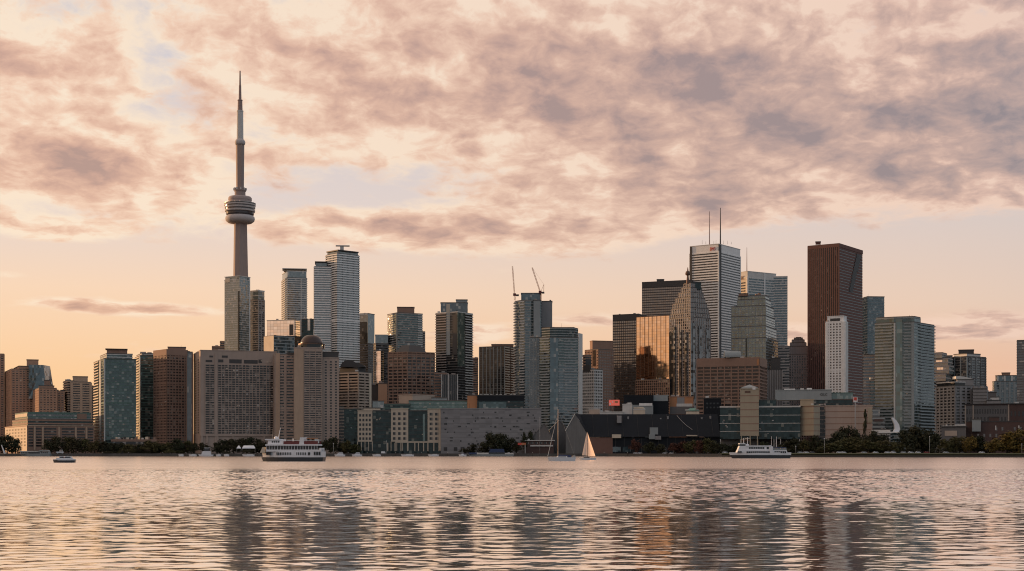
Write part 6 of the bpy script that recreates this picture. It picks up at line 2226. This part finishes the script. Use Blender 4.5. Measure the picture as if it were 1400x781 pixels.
CAR_M = [M['boatwhite'], plain('silver_paint', (0.45, 0.45, 0.46), 0.3, 0.5), plain('red_car_paint', (0.25, 0.03, 0.03), 0.3), plain('grey_car_paint', (0.10, 0.10, 0.11), 0.3)]
CARN = ['white', 'silver', 'dark red', 'dark grey']
protos = {}


def cars(where, cols, back):
    n = len(cols)
    for i, (px, kind) in enumerate(cols):
        D = 1200
        for _ in range(4):
            D = shore_y(X(px, D)) + back
        gz = 3.36 if px > 985 else GZ
        same = [q for q in cols if q[1] == kind]
        kpos = same.index((px, kind))
        lab = '%s car %s' % (CARN[kind], where)
        if len(same) > 1:
            lab += ', %s' % (ORD[kpos] if kpos < len(same) - 1 else 'rightmost')
        if kind not in protos:
            r_ = empty('parked_car', (X(px, D), D, gz), lab, 'car', 'cars parked along the shore')
            car_parts(r_, CAR_M[kind])
            protos[kind] = r_
        else:
            r_ = copy_tree(protos[kind])
            r_.location = (X(px, D), D, gz)
            r_['label'] = lab
        r_.rotation_euler.z = rnd.choice((0, math.pi)) + rnd.uniform(-.08, .08)


cars('on the shore road under the olive trees', [(1147, 0), (1153, 0), (1181, 1), (1197, 0), (1213, 0), (1221, 0), (1235, 1), (1245, 0), (1255, 0), (1267, 2), (1293, 1), (1342, 0)], 14)
cars('left of the white passenger boat', [(985, 0), (991, 0)], 20)
cars('by the dusky red tree at the slate hall', [(869, 0), (875, 0), (909, 1), (918, 0)], 5)
cars('before the exhibition centre near the water', [(1094, 1), (1102, 0), (1110, 3)], 14)

# a small van on the quay by the stone bays
r_ = empty('delivery_van', (X(524.5, 1393), 1393, GZ), 'small white and dark delivery van on the quay between two stone bays', 'van')
MB().box(-2.4, 1.2, -0.95, 0.95, 0.4, 2.3).build('body', M['boatwhite'], r_)
MB().box(1.2, 2.4, -0.92, 0.92, 0.4, 1.7).build('cab', M['boatwhite'], r_)
MB().box(1.3, 2.42, -0.96, 0.96, 1.05, 1.6).build('window', M['boatglass'], r_)
for wx in (-1.5, 1.6):
    for wy in (-0.9, 0.9):
        MB().bar((wx, wy - .1, .36), (wx, wy + .1, .36), .36, .36, 12).build('wheel', M['tyre'], r_)

# ------------------------------------------------------------------ mooring posts along the quay
MP = [(36, 'before the moored excursion boat'), (108, 'right of the little water taxi'), (140, 'below the broad teal tower'), (176, 'below the low glazed hall'),
      (222, 'below the brown tower'), (254, 'right of the tiny white launch'), (316, 'left of the white tents'), (352, 'left of the large ferry bow'),
      (450, 'just right of the large ferry'), (476, 'between two motor boats'), (502, 'below the left stone bay'), (541, 'below the middle stone bay'),
      (576, 'left of the right stone bay'), (612, 'below the left end of the grey block'), (708, 'below the orange red sign board'), (728, 'below the low brick shed'),
      (826, 'right of the pink sails'), (858, 'before the blue glazed doors'), (912, 'below the middle of the slate hall'), (968, 'below the right end of the slate hall')]
proto = None
for px, where in MP:
    D = shore_y(X(px, 1385)) - 2.2
    D = shore_y(X(px, D)) - 2.2
    lab = 'dark timber mooring post at the quay, ' + where
    if proto is None:
        proto = empty('mooring_post', (X(px, D), D, 0), lab, 'post', 'mooring posts along the quay')
        MB().bar((0, 0, -1.5), (0, 0, 3.5), 0.24, 0.20, 8).build('pile', BARK, proto)
        MB().lathe([(0.26, 3.45), (0.26, 3.75), (0.05, 3.95)], 10).build('cap', M['pale'], proto)
    else:
        o = copy_tree(proto)
        o.location = (X(px, D), D, 0)
        o['label'] = lab

# ------------------------------------------------------------------ lamp posts and flag poles
for px, yt, lab, back in ((1127, 599.5, 'pale lamp post near the water before the long beige block', 12), (1271, 597, 'lamp post among trees right of the wide teal tower', 24),
                          (1088, 610, 'short white bollard lamp at the right end of the passenger boat', 6), (1397, 607, 'white post at the right edge of the shore', 8),
                          (456, 606.5, 'lamp post by the quay right of the large ferry', 6), (528.5, 603, 'tall lamp post on the quay left of the middle stone bay', 6), (738, 570, 'thin flag pole beside the grey panelled building', 34)):
    D = 1200
    for _ in range(4):
        D = shore_y(X(px, D)) + back
    gz = 3.33 if px > 985 else GZ
    h = Z(yt, D) - gz
    r_ = empty('lamp_post' if 'flag' not in lab else 'flag_pole', (X(px, D), D, gz), lab, 'lamp post' if 'flag' not in lab else 'flag pole')
    MB().bar((0, 0, 0), (0, 0, h - 0.5), 0.16, 0.09, 8).build('pole', M['pale'], r_)
    if 'flag' not in lab:
        MB().lathe([(0.12, h - 0.55), (0.42, h - 0.3), (0.40, h), (0.1, h + 0.15)], 10).build('lamp_head', M['boatwhite'], r_)
    else:
        MB().lathe([(0.08, h - 0.52), (0.16, h - 0.4), (0.02, h - 0.2)], 8).build('finial', M['boatwhite'], r_)
